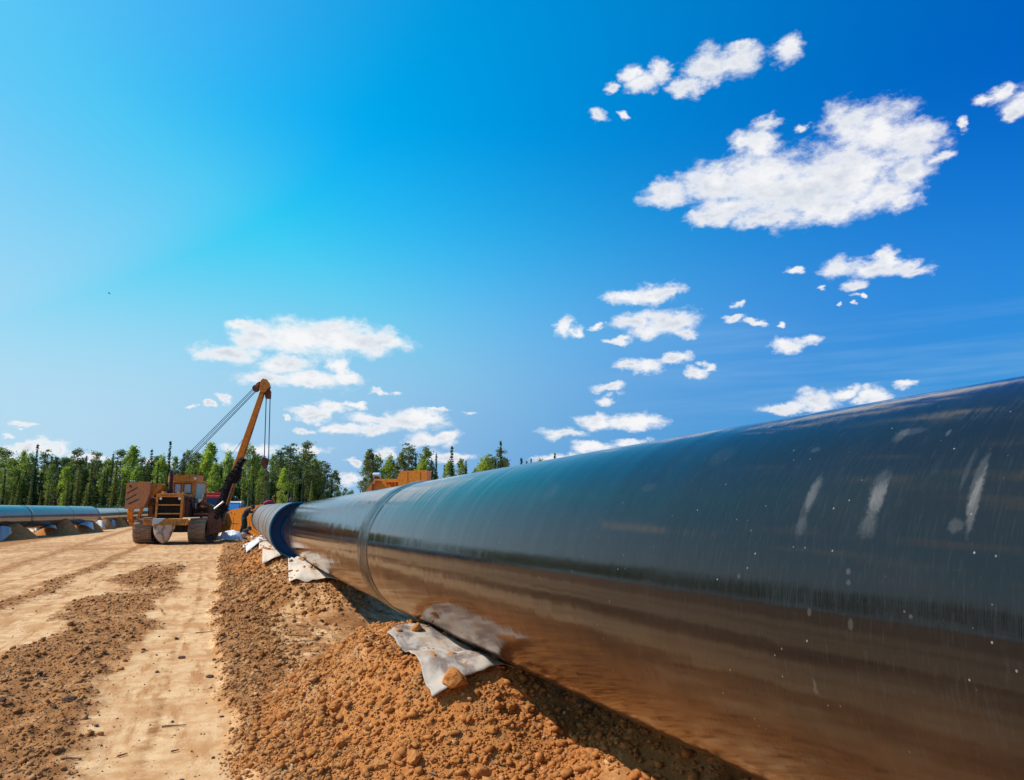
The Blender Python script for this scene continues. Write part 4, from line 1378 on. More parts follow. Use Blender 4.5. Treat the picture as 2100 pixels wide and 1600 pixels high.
# engine side clutter on the boom side
for i, (x0, x1, y0, y1, z0, z1, mk) in enumerate(((0.60, 0.72, 0.5, 1.0, 1.3, 2.3, 'rust'), (0.60, 0.78, 1.05, 1.5, 1.95, 2.35, 'orange_dirty'), (0.60, 0.80, 1.1, 1.6, 1.35, 1.85, 'dark_iron'),
                                                 (0.60, 0.75, 1.7, 2.2, 1.3, 2.2, 'rust'), (0.62, 0.86, 1.75, 2.0, 1.7, 2.0, 'bright_steel'))):
    MB().box(x0, x1, y0, y1, z0, z1).build('engine_cover', M[mk], pl, bevel=0.03)
e = MB(); e.cyl((0.72, 1.25, 1.75), (0.72, 1.25, 2.1), 0.11, n=14); e.build('air_filter', M['dark_iron'], pl)
e = MB(); e.tube([(0.65, 0.5, 2.2), (0.80, 0.7, 2.1), (0.84, 1.0, 1.7), (0.80, 1.3, 1.3)], 0.025); e.build('hose', M['black'], pl, smooth=True)
e = MB(); e.tube([(0.7, 1.0, 2.25), (0.92, 1.5, 2.2), (1.0, 1.9, 1.8), (1.3, 2.1, 1.6)], 0.02); e.build('hose', M['black'], pl, smooth=True)

# cab
cx0, cx1, cy0, cy1, cz0, cz1 = -0.80, 0.54, 2.40, 3.75, 1.45, 3.10
# four window openings in the front wall and the chamfered corner
cab = MB()
cab.box(cx0 + 0.26, cx0 + 0.34, cy0, cy0 + 0.08, cz0, cz1)
fx0, fx1 = cx0 + 0.34, cx1
cab.box(fx0, fx1, cy0, cy0 + 0.06, cz0, 2.50)
cab.box(fx0, fx1, cy0, cy0 + 0.06, 3.02, cz1)
cab.box(fx1 - 0.10, fx1, cy0, cy0 + 0.06, 2.50, 3.02)
cab.box((fx0 + fx1 - 0.1) / 2 - 0.05, (fx0 + fx1 - 0.1) / 2 + 0.05, cy0, cy0 + 0.06, 2.50, 3.02)
cab.box(fx0, fx0 + 0.05, cy0, cy0 + 0.06, 2.50, 3.02)
cab.prism([(cx0, cy0 + 0.45), (cx0 + 0.26, cy0), (cx0 + 0.26, cy0 + 0.08), (cx0 + 0.05, cy0 + 0.45)], cz0, 2.42, 'z')
cab.prism([(cx0, cy0 + 0.45), (cx0 + 0.26, cy0), (cx0 + 0.26, cy0 + 0.08), (cx0 + 0.05, cy0 + 0.45)], 3.02, cz1, 'z')
cab.box(cx0, cx0 + 0.05, cy0 + 0.45, cy0 + 0.55, cz0, cz1)
cab.box(cx0, cx0 + 0.05, cy0 + 0.55, cy1, cz0, 2.4); cab.box(cx0, cx0 + 0.05, cy0 + 0.55, cy1, 3.0, cz1); cab.box(cx0, cx0 + 0.05, cy1 - 0.1, cy1, 2.4, 3.0)
cab.box(cx0, cx1, cy1, cy1 + 0.05, cz0, 2.45); cab.box(cx0, cx1, cy1, cy1 + 0.05, 3.0, cz1)
for x in (cx0, -0.15, cx1 - 0.08):
    cab.box(x, x + 0.08, cy1, cy1 + 0.05, 2.45, 3.0)
cab.box(cx1 - 0.06, cx1, cy0 + 0.06, cy0 + 0.16, cz0, cz1); cab.box(cx1 - 0.06, cx1, cy1 - 0.3, cy1, cz0, cz1); cab.box(cx1 - 0.06, cx1, cy0 + 0.16, cy1 - 0.3, 3.0, cz1)
cab.box(cx0, cx1, cy0 + 0.1, cy1, cz0 - 0.06, cz0)
cabo = cab.build('cab', M['orange'], pl, bevel=0.012)
roof = MB().prism([(cx0 - 0.02, cy0 + 0.42), (cx0 + 0.24, cy0 - 0.06), (cx1 + 0.16, cy0 - 0.06), (cx1 + 0.16, cy1 + 0.1), (cx0 - 0.02, cy1 + 0.1)], 3.10, 3.46, 'z').build('roof', M['orange'], cabo, bevel=0.04)
for x0, x1 in ((fx0 + 0.05, (fx0 + fx1 - 0.1) / 2 - 0.05), ((fx0 + fx1 - 0.1) / 2 + 0.05, fx1 - 0.10)):
    MB().box(x0, x1, cy0 + 0.02, cy0 + 0.03, 2.50, 3.02).build('windshield', M['glass'], cabo)
    g = 0.03
    MB().ring([(x0, 2.50), (x1, 2.50), (x1, 3.02), (x0, 3.02)], [(x0 + g, 2.53), (x1 - g, 2.53), (x1 - g, 2.99), (x0 + g, 2.99)], cy0 - 0.012, cy0 + 0.02).build('window_seal', M['rust'], cabo)
MB().prism([(cx0 + 0.02, cy0 + 0.44), (cx0 + 0.25, cy0 + 0.03), (cx0 + 0.26, cy0 + 0.045), (cx0 + 0.03, cy0 + 0.45)], 2.42, 3.02, 'z').build('corner_window', M['glass'], cabo)
MB().box(cx0 + 0.1, cx1 - 0.1, cy1 + 0.02, cy1 + 0.03, 2.45, 3.0).build('rear_window', M['glass'], cabo)
MB().box(-0.38, 0.12, 2.95, 3.05, 2.05, 2.72).build('seat_back', M['seat'], cabo, bevel=0.05); MB().box(-0.38, 0.12, 2.5, 2.95, 1.95, 2.08).build('seat', M['seat'], cabo, bevel=0.04)
MB().box(-0.42, 0.3, 2.47, 2.55, 2.2, 2.60).build('dashboard', M['seat'], cabo, bevel=0.03)
for x in (-0.60, -0.05, 0.58):
    lm = MB(); lm.cyl((x, cy0 - 0.02, 3.56), (x, cy0 + 0.1, 3.56), 0.07, 0.05, 16); lm.cyl((x, cy0 + 0.05, 3.44), (x, cy0 + 0.05, 3.55), 0.015, n=8)
    lm = lm.build('work_lamp', M['dark_iron'], cabo)
MB().cyl((cx1 + 0.06, cy0 - 0.09, 3.27), (cx1 + 0.06, cy0 - 0.061, 3.27), 0.07, 0.07, 18).build('roof_lamp', M['white_lamp'], cabo)
# door standing open, facing the camera
dx0, dx1, dy = 0.60, 1.22, 2.30
outer = [(dx0, 1.85), (dx0 + 0.42, 1.72), (dx1 - 0.06, 1.95), (dx1, 2.2), (dx1, 3.02), (dx1 - 0.08, 3.10), (dx0 + 0.08, 3.10), (dx0, 3.02)]
inner = [(dx0 + 0.08, 1.98), (dx0 + 0.36, 1.90), (dx1 - 0.28, 2.10), (dx1 - 0.10, 2.48), (dx1 - 0.10, 2.96), (dx1 - 0.14, 3.01), (dx0 + 0.12, 3.01), (dx0 + 0.08, 2.97)]
door = MB().ring(outer, inner, dy, dy + 0.06).build('door', M['orange'], pl, bevel=0.01)
MB().prism(inner, dy + 0.02, dy + 0.03).build('door_window', M['glass'], door)
MB().box(dx1 - 0.09, dx1 - 0.05, dy - 0.05, dy, 2.2, 2.5).build('door_handle', M['dark_iron'], door)
# operator side: winch body, tanks, step and fender
MB().prism([(0.45, 1.37), (1.75, 1.37), (1.75, 1.70), (1.35, 1.98), (0.85, 1.98), (0.55, 1.75)], 2.0, 3.4).build('winch_housing', M['orange_dirty'], pl, bevel=0.03)
w = MB(); w.cyl((0.95, 1.9, 1.75), (1.35, 1.9, 1.75), 0.13, n=20); w.cyl((0.92, 1.9, 1.75), (0.95, 1.9, 1.75), 0.2, n=20); w.cyl((1.35, 1.9, 1.75), (1.38, 1.9, 1.75), 0.2, n=20)
w.build('winch_drum', M['rust'], pl)
lv = MB(); lv.tube([(0.85, 2.0, 1.8), (1.0, 1.9, 2.05), (1.14, 1.85, 2.15), (1.18, 1.85, 2.4)], 0.055, 10); lv.tube([(1.14, 1.9, 2.5), (1.18, 1.85, 2.1), (1.32, 1.9, 1.85)], 0.04, 8)
lv.build('control_arm', M['orange_dirty'], pl, smooth=True)
MB().box(0.95, 1.62, 0.85, 1.15, 1.43, 1.47).build('step', M['red_step'], pl, bevel=0.01)
MB().box(0.80, 1.70, 1.2, 3.6, 1.30, 1.36).build('fender', M['rust'], pl, bevel=0.01)
MB().box(-1.68, -0.75, 1.2, 3.6, 1.30, 1.36).build('fender', M['rust'], pl, bevel=0.01)
# frame that carries the counterweight on the other side
MB().prism([(-1.15, 1.36), (-0.55, 1.30), (-0.55, 2.35), (-0.85, 2.38), (-1.20, 2.05)], 0.9, 2.6).build('counterweight_frame', M['orange_dirty'], pl, bevel=0.03)
b = MB(); b.beam((-0.65, 0.85, 2.2), (-1.25, 0.8, 2.75), 0.1, 0.1); b.beam((-0.62, 0.8, 1.75), (-1.2, 0.75, 2.2), 0.08, 0.08); b.build('link_arm', M['orange_dirty'], pl, bevel=0.01)
b = MB(); b.cyl((-0.62, 0.6, 2.12), (-1.02, 0.55, 2.33), 0.016, n=8); b.build('hydraulic_rod', M['bright_steel'], pl)
b = MB(); b.cyl((-0.95, 0.8, 1.6), (-0.68, 0.8, 1.6), 0.09, n=12); b.cyl((-0.9, 0.7, 1.45), (-0.9, 0.7, 1.85), 0.05, n=10); b.build('hydraulic_valve', M['dark_iron'], pl)
# counterweight: ribbed plate with a rounded inner lip, box behind
cw = MB().prism([(-2.02, 1.72), (-1.42, 1.72), (-1.2, 1.86), (-1.08, 2.15), (-1.0, 2.5), (-1.0, 2.82), (-1.06, 2.98), (-1.48, 3.0), (-1.56, 2.94), (-1.98, 2.93), (-2.02, 2.88)], 0.10, 0.50).build('counterweight', M['orange_bleach'], pl, bevel=0.03)
MB().prism([(-1.6, 1.95), (-0.95, 2.3), (-0.60, 2.75), (-0.66, 2.93), (-1.6, 2.9)], 0.56, 1.5).build('counterweight', M['orange'], pl, bevel=0.03)
for x, z in ((-1.98, 2.48), (-2.0, 2.16)):
    MB().prism([(x, z), (x, z - 0.07), (x + 0.42, z + 0.20), (x + 0.46, z + 0.29)], 0.092, 0.098).build('hazard_stripe', M['stripe'], cw)
MB().prism([(-1.9, 1.98), (-1.88, 1.90), (-1.45, 2.12), (-1.42, 2.2)], 0.092, 0.098).build('hazard_stripe', M['stripe'], cw)
b = MB(); b.ring([(-1.86 + 0.06 * math.cos(a * math.pi / 5), 2.78 + 0.06 * math.sin(a * math.pi / 5)) for a in range(10)], [(-1.86 + 0.035 * math.cos(a * math.pi / 5), 2.78 + 0.035 * math.sin(a * math.pi / 5)) for a in range(10)], 0.06, 0.10)
b.build('lifting_eye', M['rust'], cw)
pts = [(-1.80, 0.55, 1.9), (-1.92, 0.6, 1.55), (-1.93, 0.7, 1.2), (-1.82, 0.85, 0.95), (-1.62, 1.0, 0.85)]
b = MB()
for p0, p1 in zip(pts[:-1], pts[1:]): b.beam(p0, p1, 0.26, 0.10, up=(0, 1, 0))
b.build('counterweight_arm', M['orange'], pl, bevel=0.015)
b = MB(); b.beam((-1.35, 0.6, 1.95), (-1.66, 0.9, 1.0), 0.14, 0.12, up=(0, 1, 0)); b.build('counterweight_arm', M['orange'], pl, bevel=0.015)
# side bracket carrying the boom
MB().prism([(1.70, 0.45), (2.28, 0.62), (2.36, 1.0), (2.2, 1.42), (1.9, 1.55), (1.70, 1.45)], 0.55, 0.80).build('boom_bracket', M['rust'], pl, bevel=0.03)
MB().prism([(1.70, 0.45), (2.28, 0.62), (2.36, 1.0), (2.2, 1.42), (1.9, 1.55), (1.70, 1.45)], 3.1, 3.35).build('boom_bracket', M['orange'], pl, bevel=0.03)
MB().box(1.70, 1.80, 0.8, 3.1, 0.5, 1.3).build('side_plate', M['rust'], pl, bevel=0.02)
b = MB(); b.cyl((2.05, 0.5, 1.0), (2.05, 3.4, 1.0), 0.11, n=16); b.build('boom_pivot', M['dark_iron'], pl)
b = MB(); b.cyl((1.98, 0.42, 1.7), (2.38, 0.42, 2.05), 0.05, n=10); b.cyl((2.36, 0.42, 2.03), (2.40, 0.42, 2.07), 0.07, n=12); b.build('grease_cylinder', M['bright_steel'], pl)

# boom: A-frame, seen nearly edge-on
foot_f = Vector((2.05, 0.85, 1.0)); foot_r = Vector((2.05, 2.25, 1.0))
top = loc(545, 790, 37.3)
topc = loc(540, 800, 37.3)
boom = MB(); boom.beam(foot_f, topc + Vector((0, -0.12, 0)), 0.30, 0.30, 0.20, 0.22, up=(0, 1, 0)); boom = boom.build('boom_leg', M['orange'], pl, bevel=0.02)
b = MB(); b.beam(foot_r, topc + Vector((0, 0.14, -0.1)), 0.18, 0.2, 0.16, 0.2, up=(0, 1, 0)); b.build('boom_leg', M['orange_dirty'], pl, bevel=0.02)
ax = (topc - foot_f).normalized()
side = ax.cross(Vector((0, 1, 0))).normalized()
for u, hgt in ((0.45, 0.14), (0.62, 0.12), (0.78, 0.10)):
    p0 = foot_f.lerp(topc, u); p1 = foot_r.lerp(topc, u)
    b = MB(); b.beam(p0, p1, hgt, hgt); b.build('boom_crosspiece', M['orange'], pl)
# worn lettering down the boom, strokes only: they cannot be read in the photo either
tl = foot_f.lerp(topc, 0.5)
for k in range(17):
    u = 0.42 + k * 0.0235
    if k in (6, 7): continue
    p = foot_f.lerp(topc, u)
    wv = Vector((ax.x, 0, ax.z)).normalized()
    sv = Vector((wv.z, 0, -wv.x))
    wd = 0.07
    y = p.y - (0.36 * (1 - u) + 0.24 * u) / 2 - 0.012 - 0.12 * 0
    vs = [p + sv * 0.02 + wv * 0.0, p + sv * 0.11, p + sv * 0.11 + wv * (0.05 if k % 3 else 0.09), p + sv * 0.02 + wv * (0.05 if k % 3 else 0.09)]
    vs = [Vector((v.x, y, v.z)) for v in vs]
    bb = [Vector((v.x, y + 0.004, v.z)) for v in vs]
    MB().add(vs + bb, [(0, 1, 2, 3), (7, 6, 5, 4), (0, 4, 5, 1), (1, 5, 6, 2), (2, 6, 7, 3), (3, 7, 4, 0)]).build('worn_lettering', M['stripe'], boom)
# head of the boom
h0 = loc(533, 779, 37.3)
hd = MB(); hd.prism([((loc(a, b_, 37.3)).x, (loc(a, b_, 37.3)).z) for a, b_ in ((534, 800), (537, 783), (541, 779), (549, 781), (553, 792), (551, 797), (545, 806), (538, 806))], topc.y - 0.35, topc.y + 0.35)
hd.build('boom_head', M['orange'], pl, bevel=0.02)
# black rubber sheeting lashed round the lower boom, jagged free edge
b = MB()
n = 64
rows = []
for i in range(n + 1):
    u = 0.02 + 0.47 * i / n
    p = foot_f.lerp(topc, u)
    wd = 0.34 * (1 - u) + 0.22 * u
    jag = 0.10 + 0.09 * abs(math.sin(i * 1.37)) + 0.06 * math.sin(i * 0.31) + rnd.uniform(0, 0.05)
    lo = (-wd / 2 - 0.05 - (0.07 if i % 2 else 0.0)) * (1.0 if u < 0.33 else max(-0.45, 1 - (u - 0.33) * 9))
    hi = wd / 2 + jag if 0.10 < u else wd / 2 + 0.05
    if 0.14 < u < 0.30: hi = wd / 2 - 0.02
    t3 = 0.22 + rnd.uniform(-0.02, 0.05)
    ring_ = []
    wv = side
    for (sx, yy) in ((lo, -t3), ((lo + hi) / 2, -t3 - 0.06), (hi, -t3 + 0.03), (hi, t3 - 0.05), ((lo + hi) / 2, t3), (lo, t3)):
        ring_.append(p + wv * (sx * -1 if side.x < 0 else sx) + Vector((0, yy, 0)))
    rows.append(ring_)
vs = [v for r in rows for v in r]
fs = []
for i in range(n):
    for k in range(6):
        a = i * 6 + k; c_ = i * 6 + (k + 1) % 6
        fs.append((a, c_, c_ + 6, a + 6))
fs += [tuple(range(6)), tuple(range(n * 6 + 5, n * 6 - 1, -1))]
b.add(vs, fs).build('rubber_wrap', M['black'], pl)
for i in range(26):                                      # torn tabs standing off the free edge
    u = 0.06 + 0.42 * i / 26
    p = foot_f.lerp(topc, u)
    s_ = side if side.x > 0 else -side
    e0 = p - s_ * (0.19 if u < 0.33 else -0.02)
    m = MB(); m.add([e0 + ax * 0.0 + Vector((0, -0.2, 0)), e0 + ax * 0.16 + Vector((0, -0.2, 0)), e0 + ax * 0.10 - s_ * rnd.uniform(0.06, 0.13) + Vector((0, -0.16, 0)), e0 + ax * 0.08 + Vector((0, -0.1, 0))],
                    [(0, 1, 2), (0, 2, 3), (1, 3, 2), (0, 3, 1)])
    m.build('rubber_tab', M['black'], pl)

# sheave block to the left of the head and its ropes down to the winch behind the cab
sb0, sb1 = loc(533, 787, 37.3), loc(525, 797, 37.3)
b = MB(); b.beam(sb0, sb1 + (sb1 - sb0) * 0.2, 0.30, 0.16); b.cyl(sb1 + Vector((0, -0.16, 0)), sb1 + Vector((0, 0.16, 0)), 0.17, n=16); b.cyl(sb0 + Vector((0, -0.1, 0)), sb0 + Vector((0, 0.1, 0)), 0.10, n=12)
b.build('sheave_block', M['rust'], pl, bevel=0.01)
for i, (a0, b0, a1, b1) in enumerate(((521, 795, 349, 968), (523, 797, 350, 972), (526, 799, 352, 976), (527, 801, 356, 976))):
    m = MB(); m.cyl(loc(a0, b0, 37.2 + 0.08 * i), loc(a1, b1, 38.6), 0.017, n=6); m.build('wire_rope', M['cable'], pl)
m = MB(); m.cyl(loc(506, 890, 37.8), loc(433, 990, 38.5), 0.012, n=6); m.build('wire_rope', M['cable'], pl)
m = MB(); m.cyl(loc(347, 973, 38.6), loc(357, 975, 38.6), 0.12, n=12); m.beam(loc(350, 975, 38.7), loc(352, 1000, 38.7), 0.2, 0.2)
m.build('boom_winch', M['dark_iron'], pl)
# load side: upper block, falls, hook block
ub = MB()
pts = [(545, 800), (553, 799), (555, 803), (554.5, 817), (545.5, 817), (544, 806)]
ub.prism([(loc(a, b_, 37.3).x, loc(a, b_, 37.3).z) for a, b_ in pts], topc.y - 0.16, topc.y + 0.16)
ub = ub.build('upper_block', M['rust'], pl, bevel=0.015)
m = MB(); m.cyl(loc(550, 797, 37.3) + Vector((0, -0.08, 0)), loc(550, 797, 37.3) + Vector((0, 0.08, 0)), 0.09, n=12); m.build('shackle', M['dark_iron'], pl)
for a0, a1, dd in ((545.6, 541.5, 0), (546.3, 542.2, 0.12), (553.6, 550.3, 0), (554.3, 551.0, 0.12)):
    m = MB(); m.cyl(loc(a0, 816, 37.25 + dd), loc(a1, 946, 37.25 + dd), 0.016, n=6); m.build('wire_rope', M['cable'], pl)
hb = MB()
hb.prism([(loc(a, b_, 37.3).x, loc(a, b_, 37.3).z) for a, b_ in ((541, 943), (544, 941.5), (549, 941.5), (552, 944), (552, 952), (549.5, 959), (547, 962), (544, 960), (541, 953))], topc.y - 0.15, topc.y + 0.15)
hb = hb.build('hook_block', M['rust'], pl, bevel=0.02)
m = MB(); m.cyl(loc(546.5, 949, 36.9), loc(546.5, 949, 37.7), 0.09, n=14); m.build('sheave', M['dark_iron'], hb)
c0 = loc(546.5, 966, 37.3)
m = MB(); m.tube([c0 + Vector((0, 0, 0.12)), c0 + Vector((0, 0, 0.0)), c0 + Vector((0.09, 0, -0.08)), c0 + Vector((0.09, 0, -0.2)), c0 + Vector((0, 0, -0.27)), c0 + Vector((-0.09, 0, -0.2))], [0.035, 0.04, 0.045, 0.045, 0.035, 0.02], 10)
m.build('hook', M['dark_iron'], hb, smooth=True)

# white sack hanging under the bumper
sk = MB()
prof = [((590 - 600) / 9.13, 0)]
rows = []
ol = [(312.5, 366, 1064.5), (314, 365, 1070), (316, 359, 1076.5), (316, 358, 1082), (316.3, 355, 1088), (317.5, 352, 1094), (319.5, 349.5, 1100), (323, 347, 1106), (327.5, 343.5, 1111), (333, 339, 1114)]
n = 22
vs = []
for j, (a, b_, yy) in enumerate(ol):
    pa, pb = loc(a, yy, 35.05), loc(b_, yy, 35.05)
    for i in range(n):
        an = 2 * math.pi * i / n
        cx_ = (pa + pb) / 2; hw = (pb - pa).length / 2
        th = (0.10 + 0.16 * min(1, j / 5)) * (1 if j < 8 else 0.7)
        if j < 3: th = 0.085
        p = cx_ + Vector((-math.cos(an) * hw, 0, 0)) + Vector((0, math.sin(an) * th, 0))
        p.y += -0.02 + 0.03 * math.sin(i * 2.1 + j) - (0.10 if j < 3 else 0.0)
        vs.append(p)
fs = []
for j in range(len(ol) - 1):
    for i in range(n):
        k2 = (i + 1) % n
        fs.append((j * n + i, j * n + k2, (j + 1) * n + k2, (j + 1) * n + i))
fs.append(tuple(range((len(ol) - 1) * n, len(ol) * n)))
# cloth flap over the bumper top: slanted edge
vs = [PLM @ v for v in vs[2 * n:]]
ol2 = len(ol) - 2
fs = []
for j in range(ol2 - 1):
    for i in range(n):
        k2 = (i + 1) % n
        fs.append((j * n + i, j * n + k2, (j + 1) * n + k2, (j + 1) * n + i))
fs.append(tuple(range((ol2 - 1) * n, ol2 * n))); fs.append(tuple(range(n)))
sack = empty('cloth_sack', PLM @ Vector((-0.2, -0.1, 0.1)))
tag(sack, 'dirty white cloth sack slung below the front bumper of the tractor', 'sack')
m = MB().add(vs, fs); m.v = [tuple(Vector(v) - sack.location) for v in m.v]
m.build('sack_body', M['mat_near'], sack, smooth=True)
fl = [PLM @ Vector(p) for p in ((-0.66, -0.235, 1.235), (-0.10, -0.235, 1.235), (-0.28, -0.245, 1.10), (-0.42, -0.245, 0.99), (-0.66, -0.245, 0.95), (-0.66, -0.04, 1.24), (-0.10, -0.04, 1.24))]
m = MB().add([v - sack.location for v in fl], [(4, 3, 2, 1, 0), (0, 1, 6, 5)])
o = m.build('sack_flap', M['mat_white'], sack)
md = o.modifiers.new('thickness', 'SOLIDIFY'); md.thickness = 0.012; md.offset = 1

# ================================================================ slings round the pipe end
def sling_loop(s, w, label, slack=0.0, hook=Vector((0, 0, 0))):
    f = line_c(P2a, P2b)
    c = Vector(f(s))
    hk = hook
    R = PR + 0.02
    pts = []
    # tangent up to the hook on both sides
    n = 40
    d = hk - c
    dist = math.hypot(d.x, d.z)
    base = math.atan2(d.z, d.x)
    off = math.acos(min(1, R / dist))
    a0, a1 = base + off, base - off + 2 * math.pi
    pts.append(hk)
    for i in range(n + 1):
        a = a0 + (a1 - a0) * i / n
        k = i / n
        out = slack * math.exp(-((k - 0.25) / 0.16) ** 2)
        pts.append(Vector((c.x + (R + out) * math.cos(a), s, c.z + (R + out * 0.8) * math.sin(a))))
    pts.append(hk)
    vs = []
    for i, p in enumerate(pts):
        y = p.y
        for dx in (-w / 2, w / 2):
            ww = dx if 0 < i < len(pts) - 1 else dx * 0.3
            vs.append(Vector((p.x, p.y + ww, p.z)))
    fs = [(2 * i, 2 * i + 1, 2 * i + 3, 2 * i + 2) for i in range(len(pts) - 1)]
    o = MB().add(vs, fs).build('lifting_sling', M['sling'], smooth=True)
    md = o.modifiers.new('thickness', 'SOLIDIFY'); md.thickness = 0.02
    tag(o, label, 'sling')
    return o


hookw = at(546, 974, 37.3)
ringw_ = at(546, 1018, 37.3)
m = MB()
for a0, a1 in ((541.8, 542.5), (547.6, 548.5)):
    p0, p1 = at(a0 + 1.8, 972, 37.3), at(a1, 1020, 37.3)
    m.beam(p0, p1, 0.11, 0.03, up=(1, 0, 0)); 
o = m.build('sling_strap', M['sling'])
tag(o, 'long double brown strap hanging straight down from the hook', 'strap')
f2 = line_c(P2a, P2b)
sling_loop(ringw_.y - 0.15, 0.20, 'brown sling round the pipe below the hook', 0.02, ringw_)
sling_loop(ringw_.y - 1.3, 0.16, 'loose brown sling sagging off the far end of the grey pipe', 0.18, ringw_)
# bundle and rope left on top of the grey pipe
pb_ = at(549, 1033, 36)
pts = [Vector((math.cos(a) * 0.3, 0, 0)) for a in (0,)]
m = MB(); c = Vector(f2(pb_.y)); zt = c.z + PR
m.tube([(c.x - 0.30, c.y - 1.0, zt + 0.03), (c.x - 0.12, c.y - 1.0, zt + 0.09), (c.x + 0.06, c.y - 0.98, zt + 0.08), (c.x + 0.2, c.y - 0.97, zt + 0.05)], [0.07, 0.11, 0.10, 0.05], 10)
o = m.build('rolled_cloth', M['pink'], smooth=True); tag(o, 'rolled crimson cloth lying on top of the grey pipe', 'cloth')
m = MB(); m.tube([(c.x + 0.05, c.y - 0.8, zt + 0.05), (c.x + 0.22, c.y - 0.8, zt + 0.12), (c.x + 0.12, c.y - 0.8, zt + 0.28), (c.x + 0.18, c.y - 0.8, zt + 0.40), (c.x + 0.10, c.y - 0.8, zt + 0.36)], 0.022, 8)
m.tube([(c.x + 0.22, c.y - 0.8, zt + 0.06), (c.x + 0.4, c.y - 0.8, zt + 0.03), (c.x + 0.52, c.y - 0.8, zt - 0.03)], 0.03, 8)
o = m.build('rope_end', M['yellow_rope'], smooth=True); tag(o, 'stiff yellow rope end standing up from the grey pipe', 'rope')

# ================================================================ crumpled white film by the tractor
def crumple(px, py, d, w, h, dep, name, mat, label, cat, seed):
    c = at(px, py, d)
    n = 54
    u = np.linspace(-1, 1, n)
    U, Vv = np.meshgrid(u, u)
    q = np.sqrt(U ** 2 + Vv ** 2)
    prof = np.clip(1 - q ** 1.6, 0, 1) ** 0.6
    lump = 0.42 + 0.9 * sst(fbm(U * 1.0, Vv * 1.0, 0.9, 2, seed), -0.3, 0.35) * (0.55 + 0.45 * U)
    fold = ridge(U * 1.3 + Vv * 0.6, Vv * 0.8, 0.42, 4, seed + 4)
    Z = prof * (h * lump + fold * h * 0.42)
    rr = 1 + 0.28 * fbm(U * 0.7, Vv * 0.7, 0.6, 3, seed + 8)
    X = c.x + U * w / 2 * rr; Y = c.y + Vv * dep / 2 * rr
    g = gh(X, Y)
    Z = g + np.maximum(Z, 0.0) + 0.01
    J = np.arange(n * n).reshape(n, n)
    fc = np.stack([J[:-1, :-1], J[:-1, 1:], J[1:, 1:], J[1:, :-1]], -1).reshape(-1, 4)
    qq = q[:-1, :-1].reshape(-1)
    fc = fc[qq < 0.98]
    o = np_obj(name, np.stack([X, Y, Z], -1).reshape(-1, 3), fc, mat, smooth=True)
    tag(o, label, cat)
    return o


g0 = on_z(463, 1104)
gd = 39.5
crumple(463, 1104, gd, 1.75, 0.50, 1.3, 'plastic_sheet', M['tarp'], 'crumpled white sheet heaped on the ground before the orange bin', 'sheet', 5)

# ================================================================ orange steel bin behind the grey pipe
bd = 47.0
bl = at(468, 1094, bd)
bin_ = empty('steel_bin', (bl.x, bl.y, 0), math.radians(-36))
tag(bin_, 'tall orange steel bin with a dark grey side behind the bending worker', 'bin')
s = bd / F
W_, Hh = 92 * s / 0.94, (1094 - 1043) * s
zb = 0.02
MB().prism([(0, zb), (W_, zb), (W_, zb + Hh + 0.42), (W_ * 0.72, zb + Hh + 0.36), (0, zb + Hh)], 0, 0.06).build('front_plate', M['orange_clean'], bin_, bevel=0.01)
MB().prism([(0, zb), (W_, zb), (W_, zb + Hh + 0.42), (W_ * 0.72, zb + Hh + 0.36), (0, zb + Hh)], 1.9, 1.96).build('rear_plate', M['orange_clean'], bin_, bevel=0.01)
MB().add([(-1.75, 1.9, zb), (-0.003, 0.0, zb), (-0.003, 0.0, zb + Hh), (-1.75, 1.9, zb + Hh - 0.05), (-1.70, 1.95, zb), (0.05, 0.05, zb), (0.05, 0.05, zb + Hh), (-1.70, 1.95, zb + Hh - 0.05)],
         [(0, 3, 2, 1), (4, 5, 6, 7), (0, 1, 5, 4), (1, 2, 6, 5), (2, 3, 7, 6), (3, 0, 4, 7)]).build('side_plate', M['grey_side'], bin_)
MB().box(W_ - 0.06, W_, 0.06, 1.9, zb, zb + Hh + 0.4).build('side_plate', M['orange_clean'], bin_)
MB().box(0.0, W_, -0.03, 0.0, zb + Hh * 0.02, zb + Hh * 0.07).build('bottom_rail', M['orange_clean'], bin_)
m = MB()
for k in range(7):
    m.box(0.30, 0.34, -0.012, 0.0, zb + Hh * (0.2 + 0.08 * k), zb + Hh * (0.24 + 0.08 * k))
m.build('worn_lettering', M['stripe'], bin_)
MB().box(0.22, 0.72, -0.012, 0.0, zb + Hh * 0.47, zb + Hh * 0.49).build('scrape_mark', M['stripe'], bin_)
for x in (0.12, 0.36):
    MB().cyl((x, -0.02, zb + Hh * (0.92 if x < .2 else .86)), (x, 0.0, zb + Hh * (0.92 if x < .2 else .86)), 0.035, n=10).build('bolt', M['stripe'], bin_)
for x in (W_ * 0.60, W_ * 0.74):
    m = MB(); m.tube([(x, 0.03, zb + Hh + 0.28), (x - 0.02, 0.03, zb + Hh + 0.6), (x + 0.10, 0.03, zb + Hh + 0.72), (x + 0.2, 0.03, zb + Hh + 0.6), (x + 0.24, 0.03, zb + Hh + 0.34)], 0.025, 6)
    m.build('lifting_hoop', M['rust'], bin_, smooth=True)

# ================================================================ vehicles parked by the forest
def wheel(root, x, y, r=0.5, w=0.3):
    m = MB(); m.cyl((x, y - w / 2, r), (x, y + w / 2, r), r, n=22); t_ = m.build('tire', M['tire'], root, bevel=0.03)
    m = MB(); m.cyl((x, y - w / 2 - 0.01, r), (x, y + w / 2 + 0.01, r), r * 0.5, n=16); m.build('rim', M['white_paint'], t_)


tb = at(436, 1046, 78)
trk = empty('red_truck', (tb.x, tb.y, 0), math.radians(-84))
tag(trk, 'red truck with a white roof edge standing behind the tractor cab', 'truck')
